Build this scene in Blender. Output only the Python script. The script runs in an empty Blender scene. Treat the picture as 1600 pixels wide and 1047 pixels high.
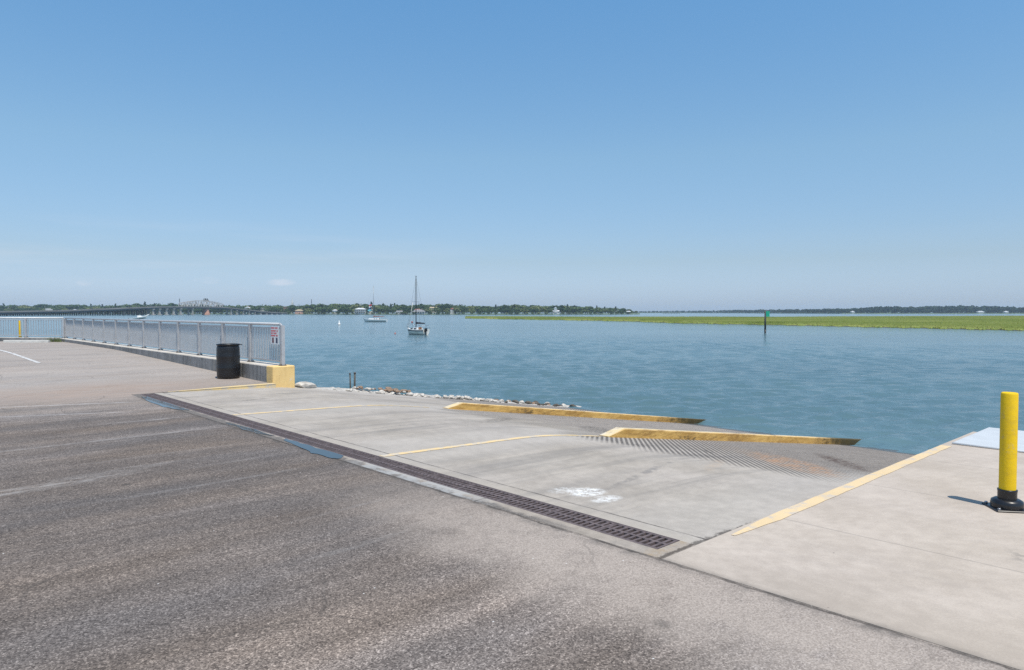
import bpy, math, random
import numpy as np
from mathutils import Vector, Matrix

random.seed(7)
rng = np.random.default_rng(11)
scene = bpy.context.scene
COL = scene.collection
R = math.radians

# ------------------------------------------------------------------ place
EYE = 1.77                       # camera height over the parking lot
WATER = -1.70                    # water level
FOC = 1090.0                     # focal length in photo pixels (1600 wide)
HOR = 488.0                      # horizon row
PITCH = math.atan((523.5 - HOR) / FOC)
TH = math.atan2(.6801, .7331)    # ramp axis
P0 = (1.303, 5.36)
cT, sT = math.cos(TH), math.sin(TH)


def ray(u, v):
    x = (u - 800) / FOC
    y = -(v - 523.5) / FOC
    c, s = math.cos(PITCH), math.sin(PITCH)
    return Vector((x, c + y * s, y * c - s))


def at(u, v, z=0.0):
    d = ray(u, v)
    t = (z - EYE) / d.z
    return Vector((d.x * t, d.y * t, z))


def atd(u, Y, z=0.0):
    """ground point in the direction of photo column u at depth Y"""
    return Vector(((u - 800) / FOC * Y, Y, z))


def S(s, a, z=0.0):
    """site coordinates (s down the ramp, a along the drain) to world"""
    return Vector((P0[0] + s * cT - a * sT, P0[1] + s * sT + a * cT, z))


def smooth(e0, e1, x):
    t = min(1, max(0, (x - e0) / (e1 - e0)))
    return t * t * (3 - 2 * t)


def zlot(a):
    t = (a - 14) / 14.5
    if t < .12:
        t = 0 if t < -.12 else (t + .12) ** 2 / .48
    elif t > .88:
        t = 1 if t > 1.12 else 1 - (1.12 - t) ** 2 / .48
    return .27 * t


def zramp(s):
    if s <= 2.2:
        return -.026 * s
    if s <= 3.6:
        t = s - 2.2
        return -.0572 - .026 * t - (.143 - .026) / 1.4 * t * t / 2
    return -.0572 - .1183 - .143 * (s - 3.6)


# ------------------------------------------------------------------ nodes
class G:
    def __init__(self, name, world=None):
        if world:
            self.m = world
        else:
            self.m = bpy.data.materials.new(name)
        self.m.use_nodes = True
        self.t = self.m.node_tree
        self.t.nodes.clear()
        if not world:
            self.out = self.n('ShaderNodeOutputMaterial')
            self.b = self.n('ShaderNodeBsdfPrincipled')
            self.link(self.b.outputs[0], self.out.inputs[0])

    def n(self, typ):
        return self.t.nodes.new(typ)

    def link(self, a, b):
        self.t.links.new(a, b)

    def put(self, sock, v):
        if v is None:
            return
        if isinstance(v, bpy.types.NodeSocket):
            self.link(v, sock)
        elif isinstance(v, (tuple, list)):
            v = tuple(v)
            n = len(sock.default_value)
            sock.default_value = (v + (1.0,))[:n] if len(v) < n else v[:n]
        else:
            try:
                sock.default_value = v
            except TypeError:
                sock.default_value = (v, v, v, 1.0)[:len(sock.default_value)]

    def math(self, op, a, b=None, c=None, clamp=False):
        n = self.n('ShaderNodeMath')
        n.operation = op
        n.use_clamp = clamp
        for i, v in enumerate((a, b, c)):
            self.put(n.inputs[i], v)
        return n.outputs[0]

    def mul(self, a, b): return self.math('MULTIPLY', a, b)
    def add(self, a, b): return self.math('ADD', a, b)
    def sub(self, a, b): return self.math('SUBTRACT', a, b)

    def mix(self, f, a, b, blend='MIX'):
        n = self.n('ShaderNodeMix')
        n.data_type = 'RGBA'
        n.blend_type = blend
        n.clamp_factor = True
        self.put(n.inputs[0], f)
        self.put(n.inputs[6], a)
        self.put(n.inputs[7], b)
        return n.outputs[2]

    def coord(self, which='Object'):
        return self.n('ShaderNodeTexCoord').outputs[which]

    def map(self, vec, scale=(1, 1, 1), loc=(0, 0, 0), rot=(0, 0, 0)):
        n = self.n('ShaderNodeMapping')
        self.put(n.inputs[0], vec)
        n.inputs[1].default_value = loc
        n.inputs[2].default_value = rot
        n.inputs[3].default_value = scale
        return n.outputs[0]

    def noise(self, vec, scale=1, detail=3, rough=.5, dist=0):
        n = self.n('ShaderNodeTexNoise')
        self.put(n.inputs['Vector'], vec)
        n.inputs['Scale'].default_value = scale
        n.inputs['Detail'].default_value = detail
        n.inputs['Roughness'].default_value = rough
        n.inputs['Distortion'].default_value = dist
        return n.outputs[0]

    def vor(self, vec, scale=1, feature='F1', out='Color'):
        n = self.n('ShaderNodeTexVoronoi')
        n.feature = feature
        self.put(n.inputs['Vector'], vec)
        n.inputs['Scale'].default_value = scale
        return n.outputs[out]

    def noise3(self, vec, scale):
        n = self.n('ShaderNodeTexNoise')
        self.put(n.inputs['Vector'], vec)
        n.inputs['Scale'].default_value = scale
        n.inputs['Detail'].default_value = 5
        return n.outputs['Color']

    def add_vec(self, a, b, k):
        n = self.n('ShaderNodeVectorMath')
        n.operation = 'MULTIPLY_ADD'
        self.put(n.inputs[0], b)
        n.inputs[1].default_value = (k, k, k)
        self.put(n.inputs[2], a)
        return n.outputs[0]

    def sep(self, vec):
        n = self.n('ShaderNodeSeparateXYZ')
        self.put(n.inputs[0], vec)
        return n.outputs

    def ss(self, x, e0, e1):
        n = self.n('ShaderNodeMapRange')
        n.interpolation_type = 'SMOOTHSTEP'
        self.put(n.inputs[0], x)
        n.inputs[1].default_value = e0
        n.inputs[2].default_value = e1
        return n.outputs[0]

    def ramp(self, x, stops):
        n = self.n('ShaderNodeValToRGB')
        self.put(n.inputs[0], x)
        e = n.color_ramp.elements
        while len(e) < len(stops):
            e.new(.5)
        for i, (p, c) in enumerate(stops):
            e[i].position = p
            e[i].color = (c[0], c[1], c[2], 1) if isinstance(c, (tuple, list)) else (c, c, c, 1)
        return n.outputs[0]

    def bump(self, h, strength=.5, dist=.01, normal=None):
        n = self.n('ShaderNodeBump')
        n.inputs['Strength'].default_value = strength
        n.inputs['Distance'].default_value = dist
        self.put(n.inputs['Height'], h)
        if normal is not None:
            self.link(normal, n.inputs['Normal'])
        return n.outputs[0]

    def set(self, color=None, rough=None, metal=None, normal=None, spec=None, **kw):
        b = self.b.inputs
        self.put(b['Base Color'], color)
        self.put(b['Roughness'], rough)
        self.put(b['Metallic'], metal)
        self.put(b['Specular IOR Level'], spec)
        if normal is not None:
            self.link(normal, b['Normal'])
        for k, v in kw.items():
            self.put(b[k.replace('_', ' ')], v)
        return self.m


def plain(name, col, rough=.6, metal=0, var=.12, scale=6, bump=0, spec=.5):
    g = G(name)
    c = g.coord()
    n = g.noise(c, scale, 4, .6)
    f = g.ramp(n, [(.3, 1 - var), (.7, 1 + var)])
    colr = g.mix(1.0, col, f, 'MULTIPLY')
    nm = g.bump(g.noise(c, scale * 6, 3), .4, bump) if bump else None
    return g.set(colr, rough, metal, nm, spec)


# ------------------------------------------------------------------ meshes
class MB:
    def __init__(self):
        self.v, self.f, self.mi, self.sm = [], [], [], []

    def add(self, vs, fs, mi=0, sm=False):
        o = len(self.v)
        self.v += [tuple(p) for p in vs]
        self.f += [tuple(i + o for i in f) for f in fs]
        self.mi += [mi] * len(fs)
        self.sm += [sm] * len(fs)

    def box(self, x0, x1, y0, y1, z0, z1, mi=0):
        vs = [(x, y, z) for z in (z0, z1) for y in (y0, y1) for x in (x0, x1)]
        fs = [(0, 2, 3, 1), (4, 5, 7, 6), (0, 1, 5, 4), (2, 6, 7, 3), (0, 4, 6, 2), (1, 3, 7, 5)]
        self.add(vs, fs, mi)

    def bbox(self, x0, x1, y0, y1, z0, z1, b=.01, mi=0):
        """box with its upright and top edges bevelled"""
        def loop(i, z):
            return [(x0 + i, y0 + b, z), (x0 + b, y0 + i, z), (x1 - b, y0 + i, z), (x1 - i, y0 + b, z),
                    (x1 - i, y1 - b, z), (x1 - b, y1 - i, z), (x0 + b, y1 - i, z), (x0 + i, y1 - b, z)]
        vs = loop(0, z0) + loop(0, z1 - b)
        c = b
        vs += [(x0 + c, y0 + c + b * .3, z1), (x0 + c + b * .3, y0 + c, z1), (x1 - c - b * .3, y0 + c, z1), (x1 - c, y0 + c + b * .3, z1),
               (x1 - c, y1 - c - b * .3, z1), (x1 - c - b * .3, y1 - c, z1), (x0 + c + b * .3, y1 - c, z1), (x0 + c, y1 - c - b * .3, z1)]
        fs = []
        for k in range(2):
            for i in range(8):
                j = (i + 1) % 8
                fs.append((k * 8 + i, k * 8 + j, k * 8 + 8 + j, k * 8 + 8 + i))
        fs.append(tuple(range(16, 24)))
        fs.append(tuple(range(7, -1, -1)))
        self.add(vs, fs, mi)

    def tube(self, p, q, r, r2=None, n=8, mi=0, sm=True, caps=True):
        p, q = Vector(p), Vector(q)
        r2 = r if r2 is None else r2
        d = (q - p).normalized()
        u = d.orthogonal().normalized()
        w = d.cross(u)
        vs = []
        for c, rr in ((p, r), (q, r2)):
            for i in range(n):
                t = 2 * math.pi * i / n
                vs.append(c + u * (rr * math.cos(t)) + w * (rr * math.sin(t)))
        fs = [(i, (i + 1) % n, n + (i + 1) % n, n + i) for i in range(n)]
        self.add(vs, fs, mi, sm)
        if caps:
            o = len(self.v) - 2 * n
            self.f.append(tuple(o + i for i in range(n - 1, -1, -1)))
            self.f.append(tuple(o + n + i for i in range(n)))
            self.mi += [mi, mi]
            self.sm += [False, False]

    def path(self, pts, r, n=8, mi=0):
        for a, b in zip(pts, pts[1:]):
            self.tube(a, b, r, n=n, mi=mi)

    def bar(self, p, q, w, h, mi=0):
        """square bar between two points, w sideways, h upward"""
        p, q = Vector(p), Vector(q)
        d = (q - p).normalized()
        up = Vector((0, 0, 1)) if abs(d.z) < .95 else Vector((1, 0, 0))
        sd = d.cross(up).normalized()
        up = sd.cross(d)
        vs = []
        for c in (p, q):
            for a, b in ((-1, -1), (1, -1), (1, 1), (-1, 1)):
                vs.append(c + sd * (a * w / 2) + up * (b * h / 2))
        self.add(vs, [(3, 2, 1, 0), (4, 5, 6, 7), (0, 1, 5, 4), (1, 2, 6, 5), (2, 3, 7, 6), (3, 0, 4, 7)], mi)

    def lathe(self, prof, n=32, c=(0, 0), mi=0, sm=True):
        vs = []
        for r, z in prof:
            for i in range(n):
                t = 2 * math.pi * i / n
                vs.append((c[0] + r * math.cos(t), c[1] + r * math.sin(t), z))
        fs = []
        for k in range(len(prof) - 1):
            for i in range(n):
                j = (i + 1) % n
                fs.append((k * n + i, k * n + j, (k + 1) * n + j, (k + 1) * n + i))
        self.add(vs, fs, mi, sm)

    def poly(self, pts, z0, z1, mi=0):
        """vertical prism over a counter-clockwise outline"""
        n = len(pts)
        vs = [(x, y, z0) for x, y in pts] + [(x, y, z1) for x, y in pts]
        fs = [tuple(range(n - 1, -1, -1)), tuple(range(n, 2 * n))]
        fs += [(i, (i + 1) % n, n + (i + 1) % n, n + i) for i in range(n)]
        self.add(vs, fs, mi)

    def mesh(self, name, mats):
        me = bpy.data.meshes.new(name)
        me.from_pydata(self.v, [], self.f)
        for m in (mats if isinstance(mats, (list, tuple)) else [mats]):
            me.materials.append(m)
        me.polygons.foreach_set('material_index', self.mi)
        me.polygons.foreach_set('use_smooth', self.sm)
        me.update()
        return me

    def build(self, name, mats, parent=None):
        o = bpy.data.objects.new(name, self.mesh(name, mats))
        COL.objects.link(o)
        if parent:
            o.parent = parent
        return o


def grid_mesh(name, verts, nx, ny, mat, smooth_=True):
    """verts: (ny, nx, 3) array"""
    me = bpy.data.meshes.new(name)
    v = np.asarray(verts, dtype=np.float32).reshape(-1, 3)
    i = np.arange((ny - 1) * (nx - 1))
    r, c = i // (nx - 1), i % (nx - 1)
    b = r * nx + c
    f = np.stack([b, b + 1, b + nx + 1, b + nx], 1).astype(np.int32)
    me.vertices.add(len(v))
    me.vertices.foreach_set('co', v.ravel())
    me.loops.add(f.size)
    me.loops.foreach_set('vertex_index', f.ravel())
    me.polygons.add(len(f))
    me.polygons.foreach_set('loop_start', (np.arange(len(f)) * 4).astype(np.int32))
    me.polygons.foreach_set('use_smooth', np.full(len(f), smooth_))
    me.update(calc_edges=True)
    me.materials.append(mat)
    return me


def tag(o, label=None, cat=None, group=None, kind=None):
    if label: o['label'] = label
    if cat: o['category'] = cat
    if group: o['group'] = group
    if kind: o['kind'] = kind
    return o


def thing(name, loc, rz, label, cat, group=None):
    o = bpy.data.objects.new(name, None)
    o.empty_display_size = .2
    COL.objects.link(o)
    o.location = loc
    o.rotation_euler = (0, 0, rz)
    return tag(o, label, cat, group)


def on_site(o, kind='structure'):
    o.location = (P0[0], P0[1], 0)
    o.rotation_euler = (0, 0, TH)
    if kind:
        o['kind'] = kind
    return o


# ------------------------------------------------------------------ materials
def mat_asphalt():
    g = G('asphalt')
    c = g.coord()
    x, y, z = g.sep(c)
    # aggregate
    v1 = g.vor(c, 120)
    ag = g.sep(v1)[0]
    v2 = g.vor(c, 55)
    ag2 = g.sep(v2)[1]
    fine = g.noise(c, 210, 2, .6)
    agg = g.add(g.mul(ag, .62), g.add(g.mul(ag2, .18), g.mul(fine, .35)))
    base = g.ramp(agg, [(.18, (.054, .046, .041)), (.50, (.130, .112, .100)), (.80, (.218, .191, .170)), (1.0, (.44, .39, .35))])
    # worn paler areas
    big = g.noise(c, .33, 4, .55)
    mid = g.noise(c, 1.7, 5, .6)
    st = g.noise(g.map(c, (.16, 1.5, 1)), 1.3, 5, .6, .3)
    st2 = g.noise(g.map(c, (.35, 7.5, 1), (3, 1, 0)), 1.0, 4, .6, .2)
    far = g.ss(g.add(y, g.mul(x, .35)), 4.5, 16.0)  # ramp that lifts the tone towards the far end of the lot
    near = g.ss(g.add(g.mul(x, -.9), g.mul(y, .9)), .6, 3.8)     # dark oily bay, left of the drain
    f = g.add(g.mul(g.sub(big, .5), .9), g.mul(g.sub(mid, .5), .7))
    f = g.add(f, g.mul(g.sub(st, .5), 1.5))
    f = g.add(f, g.mul(g.sub(st2, .5), .9))
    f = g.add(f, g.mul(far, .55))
    f = g.sub(f, g.mul(near, .12))
    f = g.add(f, g.mul(g.ss(g.add(y, g.mul(g.sub(mid, .5), .9)), 1.15, .25), .30))
    f = g.ss(f, -.55, .95)
    tone = g.ramp(f, [(0, .72), (.42, 1.0), (1, 1.75)])
    col = g.mix(1, base, tone, 'MULTIPLY')
    # tint drift brown / violet grey
    tint = g.ramp(g.noise(g.map(c, (.4, 1.3, 1)), .8, 3, .5), [(.34, (.97, .97, 1.0)), (.66, (1.09, 1.0, .92))])
    col = g.mix(1, col, tint, 'MULTIPLY')
    # pavement colour blends into a paler mottled tone towards the far end
    far_pale = g.mul(g.ss(g.add(y, g.mul(x, .1)), 9.0, 17.0), g.ramp(g.noise(g.map(c, (.25, 1, 1)), .8, 4, .6), [(.25, .5), (.6, 1.0)]))
    far_palec = g.mix(g.noise(g.map(c, (.5, 1.2, 1)), 1.3, 4, .6), (.33, .295, .265), (.48, .435, .395))
    col = g.mix(g.mul(far_pale, .88), col, g.mix(.22, far_palec, col))
    # pink-brown silt that gathers past the drain's far end
    dx = g.mul(g.sub(x, -.7), .34)
    dy = g.mul(g.sub(y, 14.6), .52)
    dd = g.math('SQRT', g.add(g.mul(dx, dx), g.mul(dy, dy)))
    silt = g.mul(g.ss(dd, 1.3, .3), g.ramp(g.noise(g.map(c, (.6, 2.2, 1)), 1.6, 5, .65), [(.3, .15), (.55, .95)]))
    col = g.mix(silt, col, g.mix(g.noise(g.map(c, (.5, 3, 1)), 2.2, 4, .6), (.235, .175, .140), (.42, .34, .285)))
    # silt strip along the concrete edge
    ed = g.add(x, g.mul(g.sub(g.noise(c, 1.5, 4, .6), .5), .9))
    e1 = g.mul(g.ss(ed, -1.85, -.95), g.ss(y, 4.2, .6))
    e1 = g.mul(e1, g.ramp(g.noise(c, 3.0, 5, .65), [(.25, .4), (.5, 1.0)]))
    siltc = g.mix(g.mul(ag, .9), (.285, .240, .205), (.455, .392, .340))
    col = g.mix(g.mul(e1, .92), col, siltc)
    e2 = g.mul(g.mul(g.ss(g.add(x, g.mul(g.sub(g.noise(c, 3, 5, .7), .5), .3)), -.60, -.47), g.ss(y, 13.4, 12.6)), g.ramp(g.noise(c, 4, 4, .6), [(.40, .0), (.62, .7)]))
    col = g.mix(e2, col, (.085, .077, .070))
    ck = g.math('ABSOLUTE', g.sub(g.add(x, g.mul(g.sub(g.noise(c, 3.5, 6, .8), .5), .09)), -.468))
    col = g.mix(g.mul(g.mul(g.ss(ck, .024, .004), g.ss(y, 13.2, 12.6)), g.ramp(g.noise(c, 2.3, 4, .7), [(.36, .25), (.58, .85)])), col, (.055, .047, .041))
    # scratch lines and scuffs
    lines = None
    for (s0, a0, k, w, x0, x1, amt) in ((-.78, 12.07, -.42, .040, -9, -.5, .85), (-1.18, 10.64, -.46, .038, -9, -.9, .5),
                                        (-1.0, 7.85, 0, .045, -4.6, -.6, .26), (-1.2, 6.3, .03, .03, -3.5, -.7, .10),
                                        (-.9, 9.35, -.1, .035, -2.2, -.5, .45), (-1.5, 4.35, .04, .030, -3.6, -.8, .15),
                                        (-1.5, 2.55, .09, .022, -2.4, -.8, .13), (-1.0, 5.25, .02, .035, -2.4, -.7, .10)):
        wob = g.mul(g.sub(g.noise(g.map(c, (.8, .2, 1), (a0, 0, 0)), 1.0, 2), .5), .16)
        d = g.math('ABSOLUTE', g.sub(g.add(y, wob), g.add(a0 - k * s0, g.mul(x, k))))
        m = g.mul(g.ss(d, w * 2.0, w * .4), g.mul(g.ss(x, x0, x0 + 1.2), g.ss(x, x1, x1 - .5)))
        m = g.mul(m, g.ramp(g.noise(g.map(c, (1.5, 6, 1), (s0, a0, 0)), 2.2, 3, .6), [(.36, .06), (.62, amt)]))
        lines = m if lines is None else g.math('MAXIMUM', lines, m)
    col = g.mix(lines, col, (.50, .48, .47))
    for (s0, a0, rx, ry, amt) in ((-3.3, 5.35, .9, .16, .62), (-2.5, 5.65, .7, .12, .35), (-1.9, 1.6, .5, .05, .34)):
        dx = g.mul(g.sub(x, s0), 1 / rx)
        dy = g.mul(g.sub(g.sub(y, a0), g.mul(g.sub(x, s0), .1)), 1 / ry)
        d = g.add(g.mul(dx, dx), g.mul(dy, dy))
        m = g.mul(g.ss(d, 1.6, .2), g.ramp(g.noise(g.map(c, (1.4, 5, 1)), 2.5, 5, .7), [(.40, 0), (.66, amt * .85)]))
        col = g.mix(m, col, (.40, .38, .365))
    cr = g.vor(g.add_vec(c, g.noise3(c, 1.2), .55), .55, 'DISTANCE_TO_EDGE', 'Distance')
    crm = g.mul(g.ss(cr, .010, .002), g.ss(g.noise(c, .7, 3), .50, .62))
    col = g.mix(g.mul(crm, .36), col, (.045, .040, .036))
    od = g.vor(c, 1.6, out='Distance')
    odm = g.mul(g.ss(g.add(od, g.mul(g.sub(g.noise(c, 9, 4, .7), .5), .12)), .12, .03), g.math('GREATER_THAN', g.sep(g.vor(c, 1.6))[1], .72))
    col = g.mix(g.mul(odm, .45), col, (.050, .045, .041))
    # sparse white grit and dark spots
    sp = g.vor(c, 9, out='Distance')
    spc = g.sep(g.vor(c, 9))[0]
    grit = g.mul(g.ss(sp, .07, .04), g.math('GREATER_THAN', spc, .86))
    col = g.mix(grit, col, (.60, .58, .55))
    h = g.add(g.mul(g.vor(c, 85, out='Distance'), -1.0), g.mul(g.noise(c, 60, 3), .5))
    nm = g.bump(h, .45, .005)
    return g.set(col, .88, 0, nm, .3)


def concrete_col(g, c, lo, hi, streak=True):
    n = g.noise(c, 1.1, 6, .62)
    n2 = g.noise(c, 9, 5, .65)
    n3 = g.noise(c, 75, 2, .6)
    f = g.add(g.mul(n, .5), g.add(g.mul(n2, .3), g.mul(n3, .22)))
    col = g.mix(g.ss(f, .36, .68), lo, hi)
    tint = g.ramp(g.noise(c, .55, 3), [(.35, (1.02, 1.0, .97)), (.65, (1.0, .985, .985))])
    return g.mix(1, col, tint, 'MULTIPLY')


def mat_ramp():
    g = G('ramp_concrete')
    c = g.coord()
    x, y, z = g.sep(c)
    col = concrete_col(g, c, (.318, .285, .247), (.462, .417, .363))
    # tyre smears run along the ramp
    st = g.noise(g.map(c, (.22, 2.6, 1)), 1.0, 5, .62, .4)
    st2 = g.noise(g.map(c, (.55, 9, 1), (4, 2, 0)), 1.0, 4, .6, .3)
    lane = g.math('PINGPONG', g.add(y, .15 + 4.55 * 4), 2.28)            # 0 at the lane lines
    mid = g.ss(lane, .35, 1.3)
    sm = g.mul(g.add(g.mul(g.ss(st, .42, .72), .75), g.mul(g.ss(st2, .5, .8), .55)), g.add(g.mul(mid, .75), .3))
    col = g.mix(g.mul(sm, .66), col, (.180, .168, .158))
    col = g.mix(g.mul(g.sub(1, mid), .20), col, (.47, .45, .425))
    # diagonal grip grooves below the break of slope
    vv = g.add(x, g.mul(g.math('PINGPONG', g.add(y, -4.3 + 9.4 * 2), 4.7), 1.222))
    jag = g.mul(g.sub(g.noise(c, 1.2, 3), .5), .9)
    xs = g.sub(x, g.add(g.mul(g.ss(y, 4.4, 5.2), .7), g.mul(g.ss(y, 8.7, 9.1), 3.2)))
    tooth = g.math('SINE', g.mul(g.add(vv, g.mul(g.sub(g.noise(c, 3, 3), .5), .02)), 2 * math.pi / .120))
    gz = g.ss(g.add(xs, jag), 3.15, 3.75)
    lane2 = g.ss(y, 4.2, 4.6)
    gz = g.mul(gz, g.sub(1, g.mul(g.mul(lane2, g.ss(y, 8.9, 8.0)), .35)))
    gz = g.mul(gz, g.ss(y, -.1, .9))
    gro = g.mul(g.ss(tooth, -.15, .25), gz)
    rough_n = g.add(g.mul(g.ss(g.noise(c, 19, 6, .8), .3, .7), .6), g.mul(g.ss(g.noise(c, 4.5, 5, .75), .35, .65), .4))
    zone = g.ss(g.add(xs, g.mul(jag, 1.3)), 3.5, 6.6)
    col = g.mix(g.mul(zone, .70), col, g.mix(rough_n, (.205, .174, .148), (.520, .452, .390)))
    col = g.mix(g.mul(gro, .80), col, (.088, .074, .064))
    # whiter grit along the edge of the grooves close to the dock
    wg = g.mul(g.ss(y, 1.4, .1), g.mul(g.ss(x, 3.3, 4.2), g.ss(x, 7, 5)))
    col = g.mix(g.mul(wg, g.mul(g.ss(g.noise(c, 22, 4, .7), .42, .6), .55)), col, (.40, .40, .385))
    # rust, silt and weed stains
    for (s0, a0, ang, rx, ry, cc, amt, sc) in ((5.1, 1.55, .75, 1.35, .40, (.44, .255, .145), .92, 7), (5.9, 2.7, .75, .9, .3, (.33, .25, .18), .4, 8),
                                               (7.0, 1.6, .6, 1.4, .20, (.085, .050, .036), .95, 9), (3.1, 1.55, .4, .55, .08, (.42, .30, .20), .42, 9),
                                               (4.0, 6.6, .6, .9, .16, (.07, .055, .047), .75, 11), (1.25, 11.1, .2, .35, .045, (.05, .046, .042), .85, 8),
                                               (4.6, 2.55, .75, .4, .06, (.05, .04, .034), .8, 12), (5.5, 5.5, .7, .9, .3, (.06, .05, .042), .85, 14),
                                               (1.9, 1.7, .25, 1.0, .05, (.16, .15, .145), .6, 6), (1.5, 6.3, .1, 1.4, .05, (.17, .16, .15), .55, 6)):
        ca, sa = math.cos(ang), math.sin(ang)
        ux, uy = g.sub(x, s0), g.sub(y, a0)
        px = g.mul(g.add(g.mul(ux, ca), g.mul(uy, sa)), 1 / rx)
        py = g.mul(g.sub(g.mul(uy, ca), g.mul(ux, sa)), 1 / ry)
        d = g.add(g.mul(px, px), g.mul(py, py))
        m = g.mul(g.ss(d, 2.0, .1), g.ss(g.noise(c, sc, 5, .72), .40, .62))
        col = g.mix(g.mul(m, amt), col, cc)
    # white spilled paint
    for (s0, a0, rx, ry, amt) in ((.62, 1.50, .19, .15, 1.0), (.56, 1.20, .17, .10, .75), (.50, 1.70, .16, .10, .45)):
        d = g.add(g.math('POWER', g.mul(g.sub(x, s0), 1 / rx), 2), g.math('POWER', g.mul(g.sub(y, a0), 1 / ry), 2))
        m = g.mul(g.ss(d, 1.9, .2), g.ss(g.noise(g.map(c, (1, 1, 1), (2, 5, 0)), 13, 6, .85), .42, .57))
        col = g.mix(g.mul(m, amt * .9), col, (.80, .80, .78))
    # joint beside the drain, cracked
    wob = g.mul(g.sub(g.noise(c, 2.2, 4, .7), .5), .035)
    jd = g.math('ABSOLUTE', g.sub(g.add(x, wob), .185))
    jm = g.mul(g.ss(jd, .016, .004), g.ramp(g.noise(c, 1.7, 4, .7), [(.38, .25), (.55, 1)]))
    col = g.mix(g.mul(g.ss(x, .19, .05), .35), col, (.40, .355, .295))
    col = g.mix(g.mul(jm, .85), col, (.06, .05, .045))
    # crack at the dock side
    wob2 = g.mul(g.sub(g.noise(c, 9, 6, .85), .5), .20)
    cd = g.math('ABSOLUTE', g.sub(g.add(y, wob2), -.13))
    cm = g.mul(g.mul(g.ss(cd, .055, .02), g.ss(x, 1.2, .7)), g.ss(g.noise(c, 6, 4, .7), .36, .5))
    col = g.mix(g.mul(cm, .8), col, (.075, .062, .052))
    # wet, weedy zone towards the water
    wet = g.ss(g.add(x, g.mul(jag, .7)), 13.0, 13.6)
    col = g.mix(g.mul(wet, .82), col, (.066, .060, .048))
    h = g.add(g.mul(tooth, g.mul(gz, -.8)), g.mul(rough_n, g.add(.10, g.mul(zone, .9))))
    nm = g.bump(h, .8, .014)
    rough = g.sub(.82, g.mul(wet, .55))
    return g.set(col, rough, 0, nm, .35)


def mat_pad():
    g = G('pad_concrete')
    c = g.coord()
    x, y, z = g.sep(c)
    col = concrete_col(g, c, (.392, .340, .288), (.520, .457, .390))
    st = g.noise(g.map(c, (5, .35, 1)), 1.0, 4, .6)
    col = g.mix(g.mul(g.ss(st, .45, .75), .09), col, (.30, .27, .25))
    for j in (1.13, 2.93, 4.7):
        wob = g.mul(g.sub(g.noise(c, 1.3, 3), .5), .012)
        d = g.math('ABSOLUTE', g.sub(g.add(x, wob), j))
        col = g.mix(g.mul(g.ss(d, .014, .003), .38), col, (.17, .15, .135))
    sp = g.vor(c, 5, out='Distance')
    spc = g.sep(g.vor(c, 5))[0]
    col = g.mix(g.mul(g.mul(g.ss(sp, .05, .02), g.math('GREATER_THAN', spc, .75)), .7), col, (.12, .10, .09))
    d = g.add(g.math('POWER', g.mul(g.sub(x, 1.55), 4), 2), g.math('POWER', g.mul(g.sub(y, -2.0), 5), 2))
    col = g.mix(g.mul(g.mul(g.ss(d, 1.5, .1), g.ss(g.noise(c, 12, 4), .45, .6)), .5), col, (.18, .165, .15))
    # dirt along the outer edge with the asphalt
    e = g.mul(g.ss(g.add(x, g.mul(g.sub(g.noise(c, 2.4, 5, .7), .5), .22)), -.38, -.47), .5)
    col = g.mix(e, col, (.13, .115, .10))
    e2 = g.ss(g.add(x, g.mul(g.sub(g.noise(c, 1.0, 4, .7), .5), .9)), .3, -.5)
    col = g.mix(g.mul(e2, .22), col, (.27, .235, .205))
    nm = g.bump(g.add(g.noise(c, 60, 4, .65), g.mul(g.noise(g.map(c, (60, 3, 1)), 1, 2), .5)), .35, .004)
    return g.set(col, .85, 0, nm, .3)


def mat_apron():
    g = G('drain_apron_concrete')
    c = g.coord()
    col = concrete_col(g, c, (.27, .235, .20), (.42, .375, .325))
    col = g.mix(g.mul(g.ss(g.noise(c, 2.6, 5, .7), .5, .7), .45), col, (.17, .16, .15))
    x, y, z = g.sep(c)
    n = g.noise(c, 3.2, 5, .7)
    outer = g.ss(x, -.296, -.310)
    m = g.mul(g.mul(g.ss(g.add(g.add(g.mul(x, -5.0), -1.75), g.add(g.mul(n, 1.6), g.mul(y, .045))), .85, 1.25), outer), g.ss(y, .3, 1.4))
    tar = g.mix(g.sep(g.vor(c, 120))[0], (.075, .066, .060), (.20, .18, .163))
    col = g.mix(g.mul(m, .9), col, tar)
    wh = g.mul(g.mul(g.ss(y, 1.6, 2.3), g.ss(y, 4.5, 3.9)), g.mul(outer, g.ss(g.noise(c, 5, 5, .7), .36, .55)))
    col = g.mix(g.mul(wh, .7), col, (.40, .40, .39))
    jk = g.math('ABSOLUTE', g.sub(g.add(y, g.mul(g.sub(g.noise(c, 9, 6, .85), .5), .10)), -.125))
    col = g.mix(g.mul(g.ss(jk, .030, .008), .85), col, (.075, .060, .048))
    rst = g.ss(g.math('ABSOLUTE', g.sub(y, -.03)), .10, .0)
    col = g.mix(g.mul(rst, g.mul(g.ss(g.noise(c, 8, 4, .7), .4, .6), .5)), col, (.34, .24, .13))
    crk = g.math('ABSOLUTE', g.sub(g.add(y, g.mul(g.sub(g.noise(c, 6, 4), .5), .10)), 1.95))
    col = g.mix(g.mul(g.ss(crk, .012, .003), .8), col, (.08, .07, .06))
    nm = g.bump(g.noise(c, 50, 4, .65), .4, .005)
    return g.set(col, .85, 0, nm, .3)


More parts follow.
